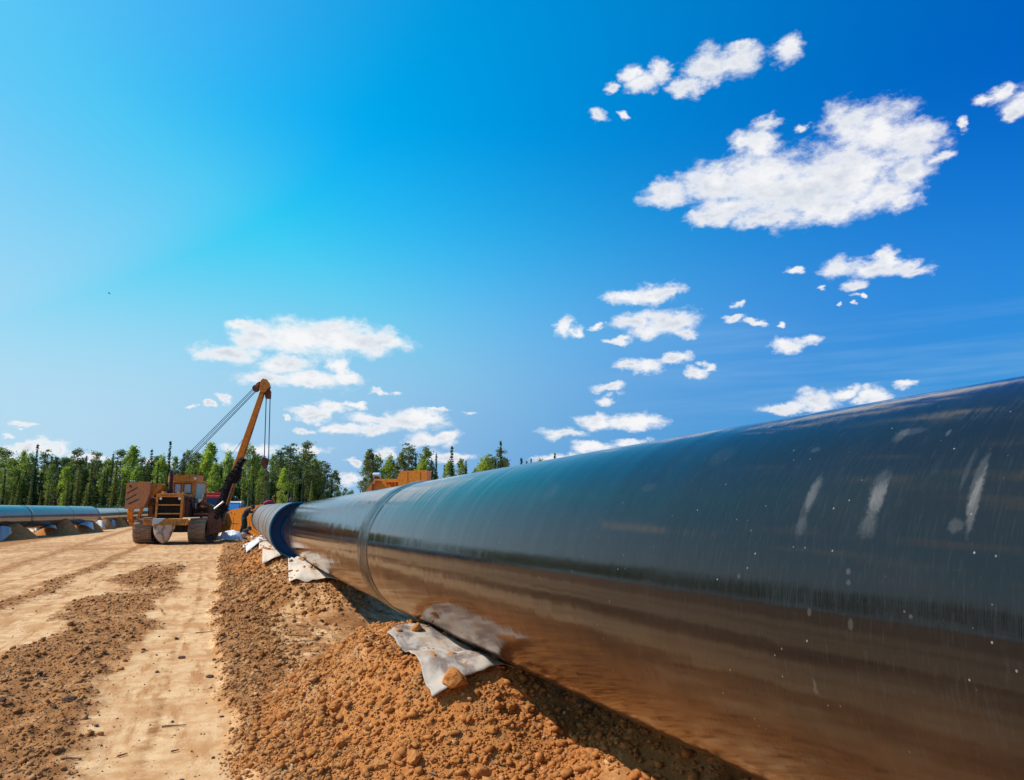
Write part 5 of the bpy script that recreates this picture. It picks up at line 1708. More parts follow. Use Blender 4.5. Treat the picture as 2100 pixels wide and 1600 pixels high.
# local x: forward
MB().prism([(0.0, 0.9), (2.0, 0.9), (2.1, 1.6), (1.85, 2.75), (1.6, 2.9), (0.1, 2.9), (0.0, 2.7)], -1.2, 1.2).build('truck_cab', M['red'], trk, bevel=0.08)
MB().box(0.15, 1.6, -1.0, 1.0, 2.90, 3.08).build('roof_box', M['red'], trk, bevel=0.05)
MB().box(0.05, 1.72, -1.21, 1.21, 2.66, 2.76).build('roof_stripe', M['white_paint'], trk)
for sy in (-1, 1):
    MB().prism([(0.35, 1.85), (1.55, 1.85), (1.42, 2.55), (0.35, 2.55)], sy * 1.205 - 0.01, sy * 1.205 + 0.01).build('side_window', M['dark_glass'], trk)
m = MB(); m.add([(2.055, -1.0, 1.75), (2.055, 1.0, 1.75), (1.90, 0.95, 2.55), (1.90, -0.95, 2.55), (2.085, -1.0, 1.75), (2.085, 1.0, 1.75), (1.93, 0.95, 2.55), (1.93, -0.95, 2.55)], [(0, 1, 2, 3), (7, 6, 5, 4), (0, 4, 5, 1), (1, 5, 6, 2), (2, 6, 7, 3), (3, 7, 4, 0)])
m.build('windshield', M['dark_glass'], trk)
MB().box(-4.4, 0.0, -1.2, 1.2, 1.0, 1.25).build('truck_frame', M['dark_iron'], trk)
MB().box(-4.4, -0.25, -1.25, 1.25, 1.25, 2.5).build('cargo_box', M['white_paint'], trk, bevel=0.04)
MB().box(2.1, 2.25, -1.2, 1.2, 0.55, 0.95).build('bumper', M['white_paint'], trk, bevel=0.03)
for yy in (-0.8, 0.8):
    MB().cyl((2.25, yy, 1.15), (2.12, yy, 1.15), 0.13, n=14).build('headlight', M['white_lamp'], trk)
for x in (0.9, -2.4, -3.6):
    for yy in (-1.0, 1.0): wheel(trk, x, yy, 0.55, 0.32)

trk.scale = (1.1, 0.9, 1.12)
vb = at(480, 1046, 88)
van = empty('blue_van', (vb.x, vb.y, 0), math.radians(-97))
van.scale = (1.1, 0.95, 1.1)
tag(van, 'dark blue van with a white roof and blue windows above the orange bin', 'van')
MB().prism([(-2.2, 0.45), (2.3, 0.45), (2.4, 1.1), (1.5, 1.45), (1.05, 2.25), (-2.1, 2.3), (-2.25, 1.5)], -0.95, 0.95).build('van_body', M['navy'], van, bevel=0.08)
MB().prism([(-2.1, 2.3), (1.05, 2.25), (0.9, 2.42), (-1.9, 2.46)], -0.9, 0.9).build('roof', M['white_paint'], van, bevel=0.05)
for sy in (-1, 1):
    for x0, x1 in ((-1.95, -1.05), (-0.95, 0.0), (0.1, 0.95)):
        MB().prism([(x0, 1.5), (x1 + (0.25 if x1 > .9 else 0), 1.5), (x1, 2.12), (x0, 2.12)], sy * 0.955 - 0.01, sy * 0.955 + 0.01).build('side_window', M['blue_glass'], van)
m = MB(); m.add([(1.50, -0.8, 1.52), (1.50, 0.8, 1.52), (1.13, 0.75, 2.15), (1.13, -0.75, 2.15), (1.54, -0.8, 1.52), (1.54, 0.8, 1.52), (1.17, 0.75, 2.15), (1.17, -0.75, 2.15)], [(0, 1, 2, 3), (7, 6, 5, 4), (0, 4, 5, 1), (1, 5, 6, 2), (2, 6, 7, 3), (3, 7, 4, 0)])
m.build('windshield', M['blue_glass'], van)
for x in (1.5, -1.4):
    for yy in (-0.85, 0.85): wheel(van, x, yy, 0.38, 0.24)

# ================================================================ second orange machine across the pipe
md0 = 30.0
mb0 = at(800, 1046, md0)
mac = empty('orange_tractor', (mb0.x, mb0.y, 0), math.radians(-30))
tag(mac, 'bright orange tracked machine whose top shows above the pipe', 'tractor')
MMi = (Matrix.Translation(mac.location) @ Matrix.Rotation(math.radians(-30), 4, 'Z')).inverted()


def ml(px, py, d=md0):
    v = MMi @ at(px, py, d)
    return (v.x, v.z)


shoe_keep = shoe_me
track(-1.7, -1.1, mac, 0.3, 4.0, nshoe=30)
track(1.0, 1.6, mac, 0.3, 4.0, nshoe=30)
MB().box(-1.1, 1.0, 0.9, 3.4, 0.6, 1.3).build('chassis', M['orange_clean'], mac, bevel=0.03)
MB().prism([ml(873, 1040), ml(815, 1040), ml(815, 972), ml(819, 966), ml(875, 965)], 0.0, 0.7).build('counterweight', M['orange_clean'], mac, bevel=0.012)
for px in (834, 861):
    x = ml(px, 1000)[0]
    MB().box(x - 0.012, x + 0.012, -0.012, 0.0, 1.6, ml(px, 967)[1]).build('plate_seam', M['orange'], mac)
hood = MB().prism([ml(700, 1060), ml(815, 1060), ml(815, 982), ml(748, 981), ml(728, 1010)], 0.9, 2.2).build('engine_hood', M['orange_clean'], mac, bevel=0.03)
MB().prism([ml(744, 1012), ml(744, 990), ml(751, 990), ml(751, 984), ml(762, 984), ml(756, 981.5), ml(750, 981.5), ml(727, 1012)], 0.75, 0.9).build('ladder_panel', M['orange_bleach'], mac, bevel=0.01)
MB().prism([ml(776, 987), ml(814, 987), ml(814, 982.5), ml(782, 982.5)], 0.4, 0.9).build('fender', M['orange_clean'], mac, bevel=0.02)
for px in (782, 793, 800, 812):
    x = ml(px, 1000)[0]
    MB().box(x - 0.04, x + 0.04, 0.5, 0.58, 1.4, ml(px, 987)[1]).build('guard_post', M['orange'], mac, bevel=0.01)
MB().cyl((ml(800, 978)[0], 0.8, ml(800, 979)[1]), (ml(814, 978)[0], 0.8, ml(814, 979)[1]), 0.05, n=12).build('filler_pipe', M['orange_bleach'], mac)
m = MB(); a_ = ml(739, 971); b_ = ml(755, 971)
m.cyl((a_[0], 1.2, a_[1]), (b_[0], 1.2, b_[1]), 0.125, n=22)
tk = m.build('exhaust_muffler', M['bright_steel'], mac, bevel=0.02)
m = MB(); m.cyl((a_[0] + 0.18, 1.2, a_[1] - 0.32), (a_[0] + 0.18, 1.2, a_[1] - 0.1), 0.03, n=10); m.build('muffler_post', M['rust'], tk)
MB().box(a_[0] + 0.05, b_[0] - 0.05, 1.05, 1.35, a_[1] - 0.15, a_[1] - 0.125).build('muffler_tray', M['dark_iron'], tk)

# ================================================================ people
def body(name, joints, bones, mat, parent, sub=2):
    me = bpy.data.meshes.new(name)
    keys = list(joints)
    me.from_pydata([joints[k][0] for k in keys], [(keys.index(a), keys.index(b)) for a, b in bones], [])
    o = bpy.data.objects.new(name, me)
    link(o, parent)
    o.modifiers.new('skin', 'SKIN')
    # radii
    bpy.context.view_layer.objects.active = o
    sk = me.skin_vertices[0] if me.skin_vertices else None
    if sk is None:
        bpy.context.view_layer.update()
    for i, k in enumerate(keys):
        r = joints[k][1]
        me.skin_vertices[0].data[i].radius = (r, r) if not hasattr(r, '__len__') else r
        me.skin_vertices[0].data[i].use_root = (i == 0)
    s = o.modifiers.new('smooth', 'SUBSURF'); s.levels = sub; s.render_levels = sub
    me.materials.append(mat)
    return o


def person(root, P, top_mat, leg_mat, cap_mat, facing):
    """P: joint places (world minus root). Torso+arms and legs overlap at the belt."""
    J = {k: Vector(v) for k, v in P.items()}
    up = (J['neck'] - J['pelvis']).normalized()
    T = {'pelvis': (J['pelvis'], (0.16, 0.13)), 'chest': (J['pelvis'].lerp(J['neck'], 0.62), (0.19, 0.14)), 'neck': (J['neck'], 0.075), 'head': (J['head'], 0.07)}
    bn = [('pelvis', 'chest'), ('chest', 'neck'), ('neck', 'head')]
    for s in ('l', 'r'):
        T['sh' + s] = (J['sh' + s], 0.072); T['el' + s] = (J['el' + s], 0.055); T['wr' + s] = (J['wr' + s], 0.04)
        bn += [('chest', 'sh' + s), ('sh' + s, 'el' + s), ('el' + s, 'wr' + s)]
    for s in ('l', 'r'):
        T['hip' + s] = (J['hip' + s], 0.105); T['kn' + s] = (J['kn' + s], 0.075); T['an' + s] = (J['an' + s], 0.055)
        bn += [('pelvis', 'hip' + s), ('hip' + s, 'kn' + s), ('kn' + s, 'an' + s)]
    b_ = body('person_body', T, bn, top_mat, root)
    fwd = Vector(facing).normalized()
    for s in ('l', 'r'):
        a = J['an' + s]
        m = MB(); side_ = fwd.cross(Vector((0, 0, 1))).normalized()
        pts = [a + Vector((0, 0, 0.05)), a - Vector((0, 0, 0.02)), a + fwd * 0.07 - Vector((0, 0, 0.06)), a + fwd * 0.18 - Vector((0, 0, 0.065))]
        m.tube(pts, [0.06, 0.062, 0.055, 0.04], 10)
        m.build('boot', M['boot'], root, smooth=True)
        # trouser leg over the body
        m = MB(); m.tube([J['hip' + s] + (J['hip' + s] - J['kn' + s]) * 0.08, J['hip' + s].lerp(J['kn' + s], 0.5), J['kn' + s], J['kn' + s].lerp(J['an' + s], 0.5), J['an' + s] + Vector((0, 0, 0.03))], [0.128, 0.112, 0.092, 0.082, 0.074], 12)
        m.build('trouser_leg', leg_mat, root, smooth=True)
        # hand: palm, four fingers, thumb
        wv = (J['wr' + s] - J['el' + s]).normalized()
        sd = wv.cross(Vector((0, 0, 1)));
        sd = sd.normalized() if sd.length > 0.1 else Vector((1, 0, 0))
        dn = wv.cross(sd)
        m = MB(); m.tube([J['wr' + s], J['wr' + s] + wv * 0.04, J['wr' + s] + wv * 0.09], [0.028, 0.038, 0.035], 8)
        for k in range(4):
            b0 = J['wr' + s] + wv * 0.085 + sd * (k - 1.5) * 0.02
            m.tube([b0, b0 + wv * (0.035 + 0.004 * (1.5 - abs(k - 1.5))) + dn * 0.008, b0 + wv * 0.055 + dn * 0.03], [0.010, 0.009, 0.007], 6)
        b0 = J['wr' + s] + wv * 0.03 + sd * 0.035
        m.tube([b0, b0 + sd * 0.03 + wv * 0.02, b0 + sd * 0.035 + wv * 0.055], [0.012, 0.011, 0.008], 6)
        m.build('hand', M['skin'], root, smooth=True)
    # head with a face, and a cap
    hd_dir = Vector(P['face']).normalized()
    c = J['head'] + (J['head'] - J['neck']).normalized() * 0.06
    upv = (J['head'] - J['neck']).normalized()
    upv = (upv - hd_dir * upv.dot(hd_dir)).normalized()
    sd = hd_dir.cross(upv)
    Mh = Matrix((sd, hd_dir, upv)).transposed()
    import bmesh
    bm = bmesh.new(); bmesh.ops.create_uvsphere(bm, u_segments=20, v_segments=16, radius=1)
    for v in bm.verts:
        x, y, z = v.co
        w = 0.078 * (1 - 0.22 * max(0, -z)); d = 0.098 * (1 - 0.12 * max(0, -z))
        nose = 0.026 * math.exp(-((x / 0.22) ** 2 + ((z + 0.12) / 0.22) ** 2)) if y > 0 else 0
        eye = -0.010 * (math.exp(-(((x - 0.38) / 0.16) ** 2 + ((z - 0.08) / 0.12) ** 2)) + math.exp(-(((x + 0.38) / 0.16) ** 2 + ((z - 0.08) / 0.12) ** 2))) if y > 0 else 0
        mouth = -0.006 * math.exp(-((x / 0.3) ** 2 + ((z + 0.48) / 0.06) ** 2)) if y > 0 else 0
        v.co = c + Mh @ Vector((x * w, y * d + nose + eye + mouth, z * 0.12))
    me = bpy.data.meshes.new('head'); bm.to_mesh(me); bm.free(); me.materials.append(M['skin'])
    me.polygons.foreach_set('use_smooth', [True] * len(me.polygons))
    ho = link(bpy.data.objects.new('head', me), root)
    for sg in (-1, 1):
        m = MB(); m.cyl(c + sd * sg * 0.074, c + sd * sg * 0.088 - hd_dir * 0.01, 0.028, 0.022, 10); m.build('ear', M['skin'], ho)
    m = MB()
    vs, fs = [], []
    nn = 16
    for j in range(6):
        th = j / 5 * math.pi / 2
        for i in range(nn):
            a = 2 * math.pi * i / nn
            vs.append(c + Mh @ Vector((0.092 * math.cos(th) * math.cos(a), 0.112 * math.cos(th) * math.sin(a), 0.02 + 0.118 * math.sin(th))))
    for j in range(5):
        for i in range(nn):
            fs.append((j * nn + i, j * nn + (i + 1) % nn, (j + 1) * nn + (i + 1) % nn, (j + 1) * nn + i))
    m.add(vs, fs)
    m.build('cap', cap_mat, root, smooth=True)
    return b_


# first worker: standing bent over, leaning to the right onto the pipe
d1 = 36.0
fp = at(494, 1093, d1)
w1 = empty('person', fp)
tag(w1, 'person in dark blue work clothes bending over towards the pipe end', 'person')
R_ = Vector(_rt.tolist())


def off(px, py, dy=0.0):
    v = at(px, py, d1) - fp
    return v + Vector((0.0, dy, 0))


person(w1, {'pelvis': off(501, 1060), 'neck': off(511, 1044), 'head': off(515.5, 1042), 'face': (0.85, -0.1, -0.5),
            'shl': off(509, 1045, -0.2), 'shr': off(509, 1045, 0.2), 'ell': off(514, 1052, -0.2), 'elr': off(515, 1050, 0.2), 'wrl': off(520, 1050, -0.1), 'wrr': off(521, 1048, 0.12),
            'hipl': off(500, 1061, -0.1), 'hipr': off(501, 1061, 0.1), 'knl': off(499, 1076, -0.12), 'knr': off(504, 1077, 0.12), 'anl': off(494, 1091, -0.12), 'anr': off(502, 1091, 0.12)},
       M['work_blue'], M['work_green'], M['work_blue'], (1, 0, 0))
# second worker: crouched low beyond the ridge of soil
d2 = 35.2
fp2 = at(500, 1100, d2)
w2 = empty('person', fp2)
tag(w2, 'crouching person in pale trousers and dark cap beside the white mat', 'person')


def off2(px, py, dy=0.0):
    return at(px, py, d2) - fp2 + Vector((0, dy, 0))


person(w2, {'pelvis': off2(497, 1095), 'neck': off2(505, 1087), 'head': off2(508.5, 1085.5), 'face': (0.9, -0.1, -0.45),
            'shl': off2(505, 1088, -0.18), 'shr': off2(505, 1088, 0.18), 'ell': off2(508, 1094, -0.2), 'elr': off2(509, 1094, 0.2), 'wrl': off2(513, 1096, -0.12), 'wrr': off2(514, 1096, 0.12),
            'hipl': off2(497, 1096, -0.1), 'hipr': off2(497, 1096, 0.1), 'knl': off2(505, 1094, -0.17), 'knr': off2(505, 1094, 0.17), 'anl': off2(499, 1102, -0.14), 'anr': off2(500, 1102, 0.14)},
       M['work_blue'], M['khaki'], M['work_blue'], (1, 0, 0))

# ---- bird
bd_ = at(224, 602, 90)
bird = empty('bird', bd_, 0.4)
tag(bird, 'tiny dark bird gliding alone in the open sky at the left', 'bird')
m = MB(); m.tube([(-0.16, 0, 0.03), (-0.08, 0, 0.0), (0.03, 0, 0), (0.12, 0, 0.02), (0.17, 0, 0.02)], [0.01, 0.03, 0.04, 0.03, 0.008], 8); m.build('bird_body', M['bird'], bird, smooth=True)
for sg in (-1, 1):
    m = MB(); m.add([(0.06, sg * 0.02, 0.01), (-0.06, sg * 0.02, 0.01), (-0.05, sg * 0.22, 0.10), (0.02, sg * 0.22, 0.10), (-0.10, sg * 0.42, 0.04), (0.06, sg * 0.02, 0.02), (-0.06, sg * 0.02, 0.02)],
                    [(0, 3, 2, 1), (3, 4, 2), (5, 6, 2, 3)]); m.build('wing', M['bird'], bird)
bird.rotation_euler = (math.radians(35), 0, 0.6)

# ================================================================ trees
def leaf_cloud(P, size, flat=0.35):
    """one small quad per point, random lean; P (n,3)"""
    n = len(P)
    Rm = rot_mats(n)
    s = size if hasattr(size, '__len__') else np.full(n, size)
    s = s * RNG.uniform(0.6, 1.3, n)
    base = np.array([(-1, -0.55, 0), (1, -0.45, 0), (0.85, 0.55, 0.2), (-0.8, 0.5, -0.15)]) * 0.5
    V = np.einsum('nij,kj->nki', Rm, base)
    V[..., 2] *= 1 - flat
    V = V * s[:, None, None] + P[:, None, :]
    return V.reshape(-1, 3), np.arange(n * 4).reshape(n, 4)


def mesh_np(name, V, q, mat):
    o = np_obj(name, V, q, mat)
    me = o.data
    bpy.data.objects.remove(o)
    return me


def trunk_mesh(H, r, mat, limbs=(), lean=0.0, seed=0):
    rr = random.Random(seed)
    mb = MB()
    pts = [(lean * u * u * H + 0.06 * math.sin(u * 5 + seed), 0.06 * math.cos(u * 4 + seed), H * u - (0.3 if u == 0 else 0)) for u in (0, 0.15, 0.3, 0.5, 0.7, 0.85, 1.0)]
    mb.tube(pts, [r * 1.25, r, r * 0.92, r * 0.75, r * 0.5, r * 0.3, r * 0.08], 8)
    for (z, L, up_) in limbs:
        a = rr.uniform(0, 6.28)
        mb.tube([(0, 0, z), (math.cos(a) * L * 0.5, math.sin(a) * L * 0.5, z + up_ * L * 0.6), (math.cos(a) * L, math.sin(a) * L, z + up_ * L)], [r * 0.35, r * 0.22, r * 0.06], 5)
    me = bpy.data.meshes.new('trunk'); me.from_pydata(mb.v, [], mb.f); me.materials.append(mat)
    return me


def spruce(H, R, seed, mat, dens=1.0, low=0.04, ragged=0.25):
    r = np.random.default_rng(seed)
    P, S = [], []
    z = H * low
    while z < H * 0.985:
        u = z / H
        rad = R * (1 - u) ** 0.85 * (1 - ragged / 2 + r.uniform(-ragged, ragged) * 0.5) + 0.12
        nb = max(4, int((5 + 6 * (1 - u)) * dens))
        a0 = r.uniform(0, 6.28)
        for k in range(nb):
            a = a0 + k * 6.283 / nb + r.uniform(-.3, .3)
            L = rad * r.uniform(0.55, 1.15)
            m = max(3, int(L / 0.26))
            for j in range(m):
                t = (j + 1) / m
                P.append((math.cos(a) * L * t + r.normal(0, .06), math.sin(a) * L * t + r.normal(0, .06), z - 0.34 * L * t + 0.14 * L * t * t + r.normal(0, .08)))
                S.append(0.74 - 0.22 * t + 0.05 * (1 - u))
        z += H / 46 * r.uniform(0.75, 1.25)
    P += [(0, 0, H * (0.95 + 0.05 * k / 5)) for k in range(6)]; S += [0.4] * 6
    V, q = leaf_cloud(np.array(P), np.array(S), 0.45)
    return mesh_np('crown', V, q, mat), trunk_mesh(H * 0.97, 0.17, M['bark_spruce'], seed=seed)


def birch(H, R, seed, mat, z0=0.28, n=70, droop=True):
    r = np.random.default_rng(seed)
    P = []
    for k in range(n):
        u = r.uniform(0, 1)
        zc = H * (z0 + (0.97 - z0) * u)
        rad = R * (math.sin(math.pi * min(1, (u * 0.86 + 0.12))) ** 0.75) * (1 - 0.35 * u)
        a = r.uniform(0, 6.28); rr = rad * math.sqrt(r.uniform(0.05, 1.0))
        c = np.array([math.cos(a) * rr, math.sin(a) * rr, zc])
        m = int(r.uniform(22, 46))
        s = r.uniform(0.42, 0.85)
        p = r.normal(0, 1, (m, 3)) * np.array([s * 0.62, s * 0.62, s * (0.85 if droop else 0.5)]) + c
        P.append(p)
    P = np.concatenate(P)
    V, q = leaf_cloud(P, 0.46, 0.1)
    limbs = [(H * (z0 + (0.9 - z0) * i / 9), R * 0.8, 0.7) for i in range(10)]
    return mesh_np('crown', V, q, mat), trunk_mesh(H * 0.95, 0.14, M['bark_birch'], limbs, 0.01, seed)


def pine(H, R, seed, mat, z0=0.55, n=30):
    r = np.random.default_rng(seed)
    P = []
    limbs = []
    for k in range(n):
        u = r.uniform(0, 1) ** 0.85
        zc = H * (z0 + (0.97 - z0) * u)
        rad = R * (1 - 0.55 * u) * (0.55 + 0.45 * math.sin(u * 3.0))
        a = r.uniform(0, 6.28); rr = rad * math.sqrt(r.uniform(0.1, 1.0))
        c = np.array([math.cos(a) * rr, math.sin(a) * rr, zc])
        s = r.uniform(0.5, 0.85)
        p = r.normal(0, 1, (int(r.uniform(26, 44)), 3)) * np.array([s * 0.75, s * 0.75, s * 0.32]) + c
        P.append(p)
        if k % 3 == 0: limbs.append((zc - 0.5, rr, 0.35))
    V, q = leaf_cloud(np.concatenate(P), 0.46, 0.3)
    return mesh_np('crown', V, q, mat), trunk_mesh(H * 0.95, 0.17, M['bark_pine'], limbs, 0.008, seed)


H0 = 20.0
KIND = {
    'spruce': [spruce(H0, 1.75, 1, M['leaf_spruce']), spruce(H0, 1.45, 2, M['leaf_spruce'], 0.9, 0.1, 0.4), spruce(H0, 2.1, 3, M['leaf_spruce'], 1.1)],
    'thin_spruce': [spruce(H0, 1.1, 4, M['leaf_spruce'], 0.8, 0.12, 0.5), spruce(H0, 1.0, 5, M['leaf_spruce'], 0.7, 0.2, 0.6)],
    'olive': [spruce(H0, 2.6, 6, M['leaf_olive'], 1.1, 0.02, 0.35), spruce(H0, 3.0, 7, M['leaf_olive'], 1.1, 0.02, 0.3)],
    'birch': [birch(H0, 3.3, 8, M['leaf_birch']), birch(H0, 2.8, 9, M['leaf_birch'], 0.22, 80), birch(H0, 3.6, 10, M['leaf_birch'], 0.15, 95)],
    'aspen': [birch(H0, 2.8, 11, M['leaf_birch2'], 0.3, 60, False), birch(H0, 3.2, 12, M['leaf_birch2'], 0.2, 80), birch(H0, 2.4, 13, M['leaf_birch2'], 0.35, 50)],
    'pine': [pine(H0, 3.0, 14, M['leaf_pine']), pine(H0, 2.6, 15, M['leaf_pine'], 0.5, 34), pine(H0, 2.9, 16, M['leaf_pine'], 0.42, 46)],
    'full_pine': [birch(H0, 2.9, 17, M['leaf_pine'], 0.15, 110, False)],
    'dead': [spruce(H0, 2.2, 18, M['leaf_dead'], 0.6, 0.05, 0.5)],
}
WORD = {'spruce': ('spruce_tree', 'dark narrow spruce'), 'thin_spruce': ('spruce_tree', 'very thin spiky dark spruce'), 'olive': ('spruce_tree', 'olive green bushy young spruce'),
        'birch': ('birch_tree', 'bright yellow-green birch'), 'aspen': ('aspen_tree', 'mid green airy aspen'), 'pine': ('pine_tree', 'bare-stemmed pine with a high crown'),
        'full_pine': ('pine_tree', 'dense rounded pine'), 'dead': ('spruce_tree', 'dead brown spruce')}


TREES = []


def place_word(px):
    for lim, w in ((28, 'at the left border of the picture'), (62, 'above the start of the left pipe'), (100, 'beside the tall dark spire on the left'), (145, 'over the middle of the left pipe'),
                   (188, 'over the end of the left pipe'), (225, 'over the gap in the left pipeline'), (262, 'just left of the counterweight'), (305, 'right above the counterweight'),
                   (345, 'between counterweight and exhaust'), (378, 'straight above the tractor cab'), (410, 'above the right of the cab roof'), (450, 'left of the boom behind the open door'),
                   (490, 'behind the black wrapped boom foot'), (535, 'between the boom and the hook rope'), (565, 'directly behind the hook block'), (600, 'just right of the hook rope'),
                   (645, 'in the tall clump right of the hook'), (700, 'at the right end of the left wood'), (735, 'in the gap between the two woods'), (790, 'left of the orange counterweight block'),
                   (835, 'behind the orange tractor'), (880, 'above the orange counterweight block'), (965, 'right of the orange tractor over the pipe'), (1050, 'in the small clump farther along the pipe')):
        if px < lim: return w
    return 'poking up alone above the pipe ridge'


def tree(kind, px, ptop, d, variant=None, base=0.0, width=1.0, row='front'):
    v = KIND[kind][rnd.randrange(len(KIND[kind])) if variant is None else variant % len(KIND[kind])]
    p = at(px, ptop, d)
    h = max(3.0, p.z - base)
    nm, wd = WORD[kind]
    e = empty(nm, (p.x, p.y, base))
    s = h / H0
    sw = s * width * rnd.uniform(0.92, 1.1)
    e.scale = (sw, sw, s)
    e.rotation_euler = (0, 0, rnd.uniform(0, 6.28))
    for me, n_ in ((v[0], 'crown'), (v[1], 'trunk')):
        o = bpy.data.objects.new(n_, me); link(o, e)
    size = 'tall' if h > 17.5 else ('middle-sized' if h > 12 else 'low')
    rw = {'front': '', 'back': ' of the back row', 'under': ' up front'}[row]
    TREES.append((px, e, wd + rw, place_word(px)))
    tag(e, ' '.join(f'{size} {wd}{rw} {place_word(px)}'.split()[:16]), 'tree', 'trees of the forest edge' if px < 735 else 'trees beyond the pipe')
    return e


FRONT = [('aspen', 2, 915), ('pine', 16, 922), ('aspen', 33, 938), ('birch', 50, 926), ('aspen', 63, 928), ('thin_spruce', 78, 910), ('pine', 95, 918), ('spruce', 107, 934), ('full_pine', 117, 936), ('pine', 134, 936),
         ('aspen', 147, 940), ('pine', 161, 918), ('spruce', 178, 934), ('pine', 200, 921), ('spruce', 189, 945), ('aspen', 222, 938), ('thin_spruce', 233, 927), ('pine', 249, 920), ('birch', 275, 914), ('pine', 292, 936),
         ('spruce', 312, 921), ('olive', 306, 940), ('birch', 333, 932), ('thin_spruce', 350, 903), ('aspen', 362, 934), ('spruce', 378, 928), ('aspen', 385, 920), ('pine', 405, 926), ('aspen', 398, 932),
         ('birch', 434, 907), ('birch', 428, 925), ('birch', 470, 924), ('aspen', 486, 938), ('aspen', 515, 911), ('pine', 531, 926), ('aspen', 524, 935), ('spruce', 546, 940), ('aspen', 562, 930), ('pine', 578, 914),
         ('pine', 597, 905), ('spruce', 590, 955), ('aspen', 612, 932), ('pine', 631, 903), ('full_pine', 626, 925), ('aspen', 643, 935), ('pine', 656, 940), ('full_pine', 652, 950), ('pine', 667, 942), ('spruce', 672, 975),
         ('spruce', 681, 984), ('aspen', 693, 994), ('aspen', 709, 999), ('aspen', 722, 1004), ('birch', 716, 1008)]
for k, (kd, px, yt) in enumerate(FRONT):
    tree(kd, px, yt, 205 + (k * 37 % 14), width=1.0 if kd not in ('pine', 'aspen') else 1.1)
for kd, px, yt, d in (('olive', 40, 985, 188), ('olive', 27, 1000, 186), ('olive', 100, 992, 186), ('birch', 136, 958, 196), ('olive', 141, 975, 187), ('olive', 163, 955, 190), ('dead', 117, 980, 189), ('olive', 84, 1008, 184),
                      ('olive', 190, 945, 194), ('olive', 240, 942, 196), ('olive', 132, 1012, 182), ('spruce', 215, 965, 190), ('olive', 65, 990, 188), ('spruce', 12, 960, 190), ('olive', 252, 985, 188), ('spruce', 150, 985, 187),
                      ('birch', 283, 955, 195), ('olive', 303, 945, 196), ('spruce', 325, 950, 194), ('spruce', 340, 975, 190), ('olive', 390, 975, 190), ('spruce', 412, 965, 193), ('birch', 443, 950, 192), ('spruce', 450, 985, 188),
                      ('olive', 500, 985, 188), ('spruce', 520, 975, 190), ('olive', 530, 990, 188), ('spruce', 556, 985, 189), ('birch', 583, 960, 194), ('olive', 606, 985, 188), ('spruce', 622, 980, 190), ('olive', 640, 985, 188),
                      ('spruce', 660, 1000, 186), ('olive', 228, 1020, 176), ('olive', 178, 1000, 186), ('spruce', 470, 960, 194), ('aspen', 20, 940, 197), ('aspen', 110, 950, 198), ('spruce', 566, 1000, 187), ('spruce', 600, 1002, 186), ('aspen', 540, 955, 196)):
    tree(kd, px, yt, d, row='under')
for k in range(62):
    px = -28 + k * 11.7 + rnd.uniform(-4, 4)
    if px > 690: break
    drop = 30 * max(0, (px - 640) / 50)
    kd = rnd.choice(['spruce', 'spruce', 'aspen', 'full_pine', 'spruce', 'full_pine'])
    tree(kd, px, rnd.uniform(934, 955) + drop, rnd.uniform(222, 240), row='back', width=1.25)
for k in range(46):
    px = -20 + k * 15.2 + rnd.uniform(-5, 5)
    if px > 672: break
    tree(rnd.choice(['spruce', 'full_pine', 'spruce', 'olive', 'aspen']), px, rnd.uniform(955, 985), rnd.uniform(207, 219), row='back', width=1.35)
# the wood across the pipe
for kd, px, yt, d in (('full_pine', 759, 920, 150), ('full_pine', 755, 935, 153), ('aspen', 777, 931, 155), ('pine', 772, 940, 151), ('birch', 801, 933, 150), ('birch', 797, 940, 154), ('full_pine', 824, 926, 150), ('olive', 815, 945, 156), ('pine', 838, 904, 152), ('pine', 845, 930, 158),
                      ('thin_spruce', 853, 927, 150), ('aspen', 874, 912, 152), ('birch', 866, 942, 149), ('thin_spruce', 895, 928, 150), ('aspen', 888, 950, 153), ('spruce', 912, 952, 156), ('spruce', 927, 913, 150), ('birch', 921, 945, 155), ('aspen', 944, 938, 152), ('spruce', 956, 942, 150), ('aspen', 951, 950, 156),
                      ('aspen', 975, 958, 190), ('birch', 990, 938, 188), ('birch', 999, 933, 186), ('pine', 1008, 928, 190), ('thin_spruce', 1016, 936, 188), ('thin_spruce', 1027, 903, 186), ('pine', 1028, 915, 187), ('aspen', 1040, 938, 190), ('spruce', 1022, 945, 185), ('birch', 1034, 944, 188),
                      ('thin_spruce', 1069, 938, 230), ('thin_spruce', 1080, 945, 235), ('spruce', 1089, 940, 232), ('birch', 1107, 941, 236), ('spruce', 1138, 928, 230), ('thin_spruce', 1070, 941, 233)):
    tree(kd, px, yt, d)

# undergrowth and grass along the forest foot
n = 26000
pxs = RNG.uniform(-260, 760, n)
ds = RNG.uniform(168, 236, n)
P = np.array([at(a, 1046, b_) for a, b_ in zip(pxs, ds)])
P[:, 2] = RNG.uniform(0, 1, n) ** 2 * 2.6
V, q = leaf_cloud(P, 0.9, 0.1)
o = np_obj('undergrowth', V, q, M['leaf_under']); tag(o, kind='stuff')
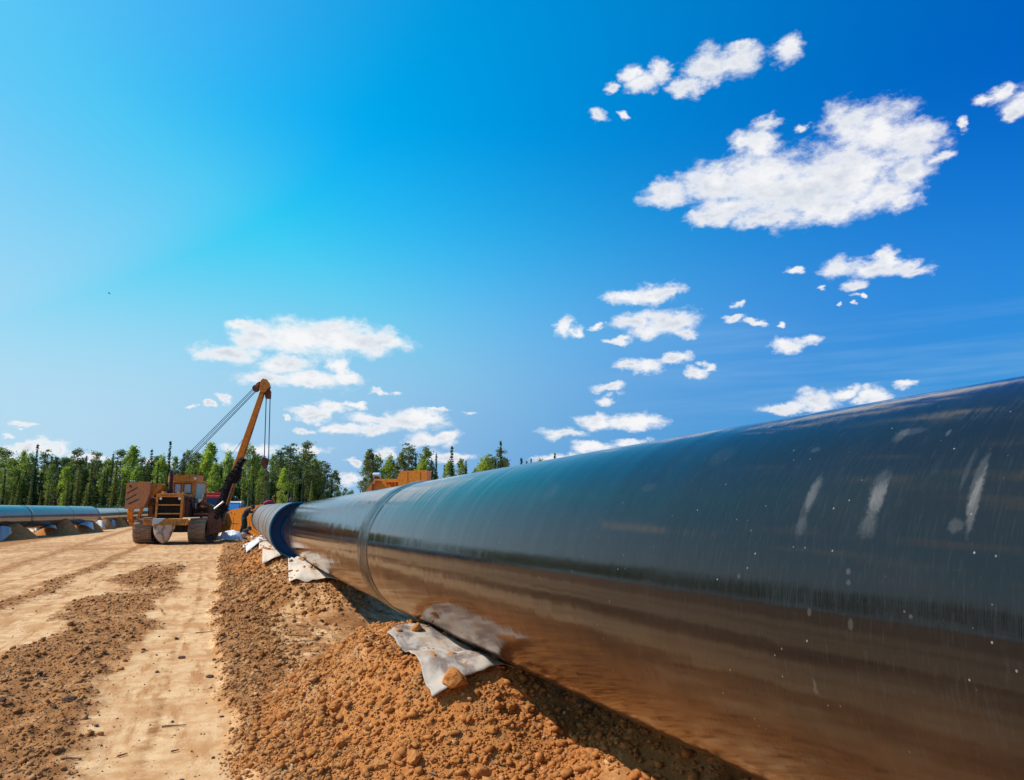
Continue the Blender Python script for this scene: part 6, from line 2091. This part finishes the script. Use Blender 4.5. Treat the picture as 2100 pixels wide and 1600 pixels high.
# the wood goes on along the cleared strip, outside the picture to the left and behind the camera
Vs, Qs, kk = [], [], 0
src = []
for kd in ('spruce', 'aspen', 'full_pine', 'birch'):
    me = KIND[kd][0][0]
    a = np.empty(len(me.vertices) * 3, np.float32); me.vertices.foreach_get('co', a); a = a.reshape(-1, 4, 3)
    src.append(a[::4])
pos_ = [(-70 - RNG.uniform(0, 22), yy) for yy in np.arange(-150, 232, 3.0)] + [(RNG.uniform(-70, 90), -120 - RNG.uniform(0, 20)) for _ in range(50)]
for i, (x_, y_) in enumerate(pos_):
    a = src[i % 4]
    s = RNG.uniform(0.75, 1.05)
    c = a.mean(axis=1, keepdims=True)
    v = (c + (a - c) * 2.0) * s + np.array([x_, y_, 0])
    Vs.append(v.reshape(-1, 3))
V = np.concatenate(Vs)
o = np_obj('distant_wood', V, np.arange(len(V)).reshape(-1, 4), M['leaf_birch2']); tag(o, kind='stuff')

# trees that would read alike: say which one of its bunch, from left to right
bunch = {}
for px, e, wd, pl_ in sorted(TREES, key=lambda r: r[0]):
    bunch.setdefault(e['label'], []).append((e, wd, pl_))
for lab, rows in bunch.items():
    if len(rows) > 1:
        names = {2: ['left-hand', 'right-hand'], 3: ['leftmost', 'middle', 'rightmost'], 4: ['leftmost', 'second', 'third', 'rightmost']}.get(len(rows)) or ['leftmost', 'second', 'third', 'fourth', 'fifth', 'sixth', 'seventh'][:len(rows)]
        for (e, wd, pl_), nm in zip(rows, names):
            e['label'] = ' '.join((nm + ' ' + lab).split()[:16])

small = {}
for o in list(scene.objects):
    if o.parent is None and o.get('category') in ('clod', 'twig'):
        v = Vector(o.location) if o.type == 'MESH' and o['category'] == 'clod' else Vector(o.data.vertices[0].co)
        v = v - Vector((0, 0, EYE))
        px = float(np.dot(_rt, v)) / float(np.dot(_fw, v))
        small.setdefault(o['label'], []).append((px, o))
for lab, rows in small.items():
    if len(rows) > 1:
        rows.sort(key=lambda r: r[0])
        names = ['left-hand', 'right-hand'] if len(rows) == 2 else ['leftmost', 'second', 'third', 'fourth', 'fifth', 'sixth', 'seventh', 'eighth'][:len(rows)]
        for (_, o), nm in zip(rows, names):
            o['label'] = ' '.join((nm + ' ' + lab).split()[:16])
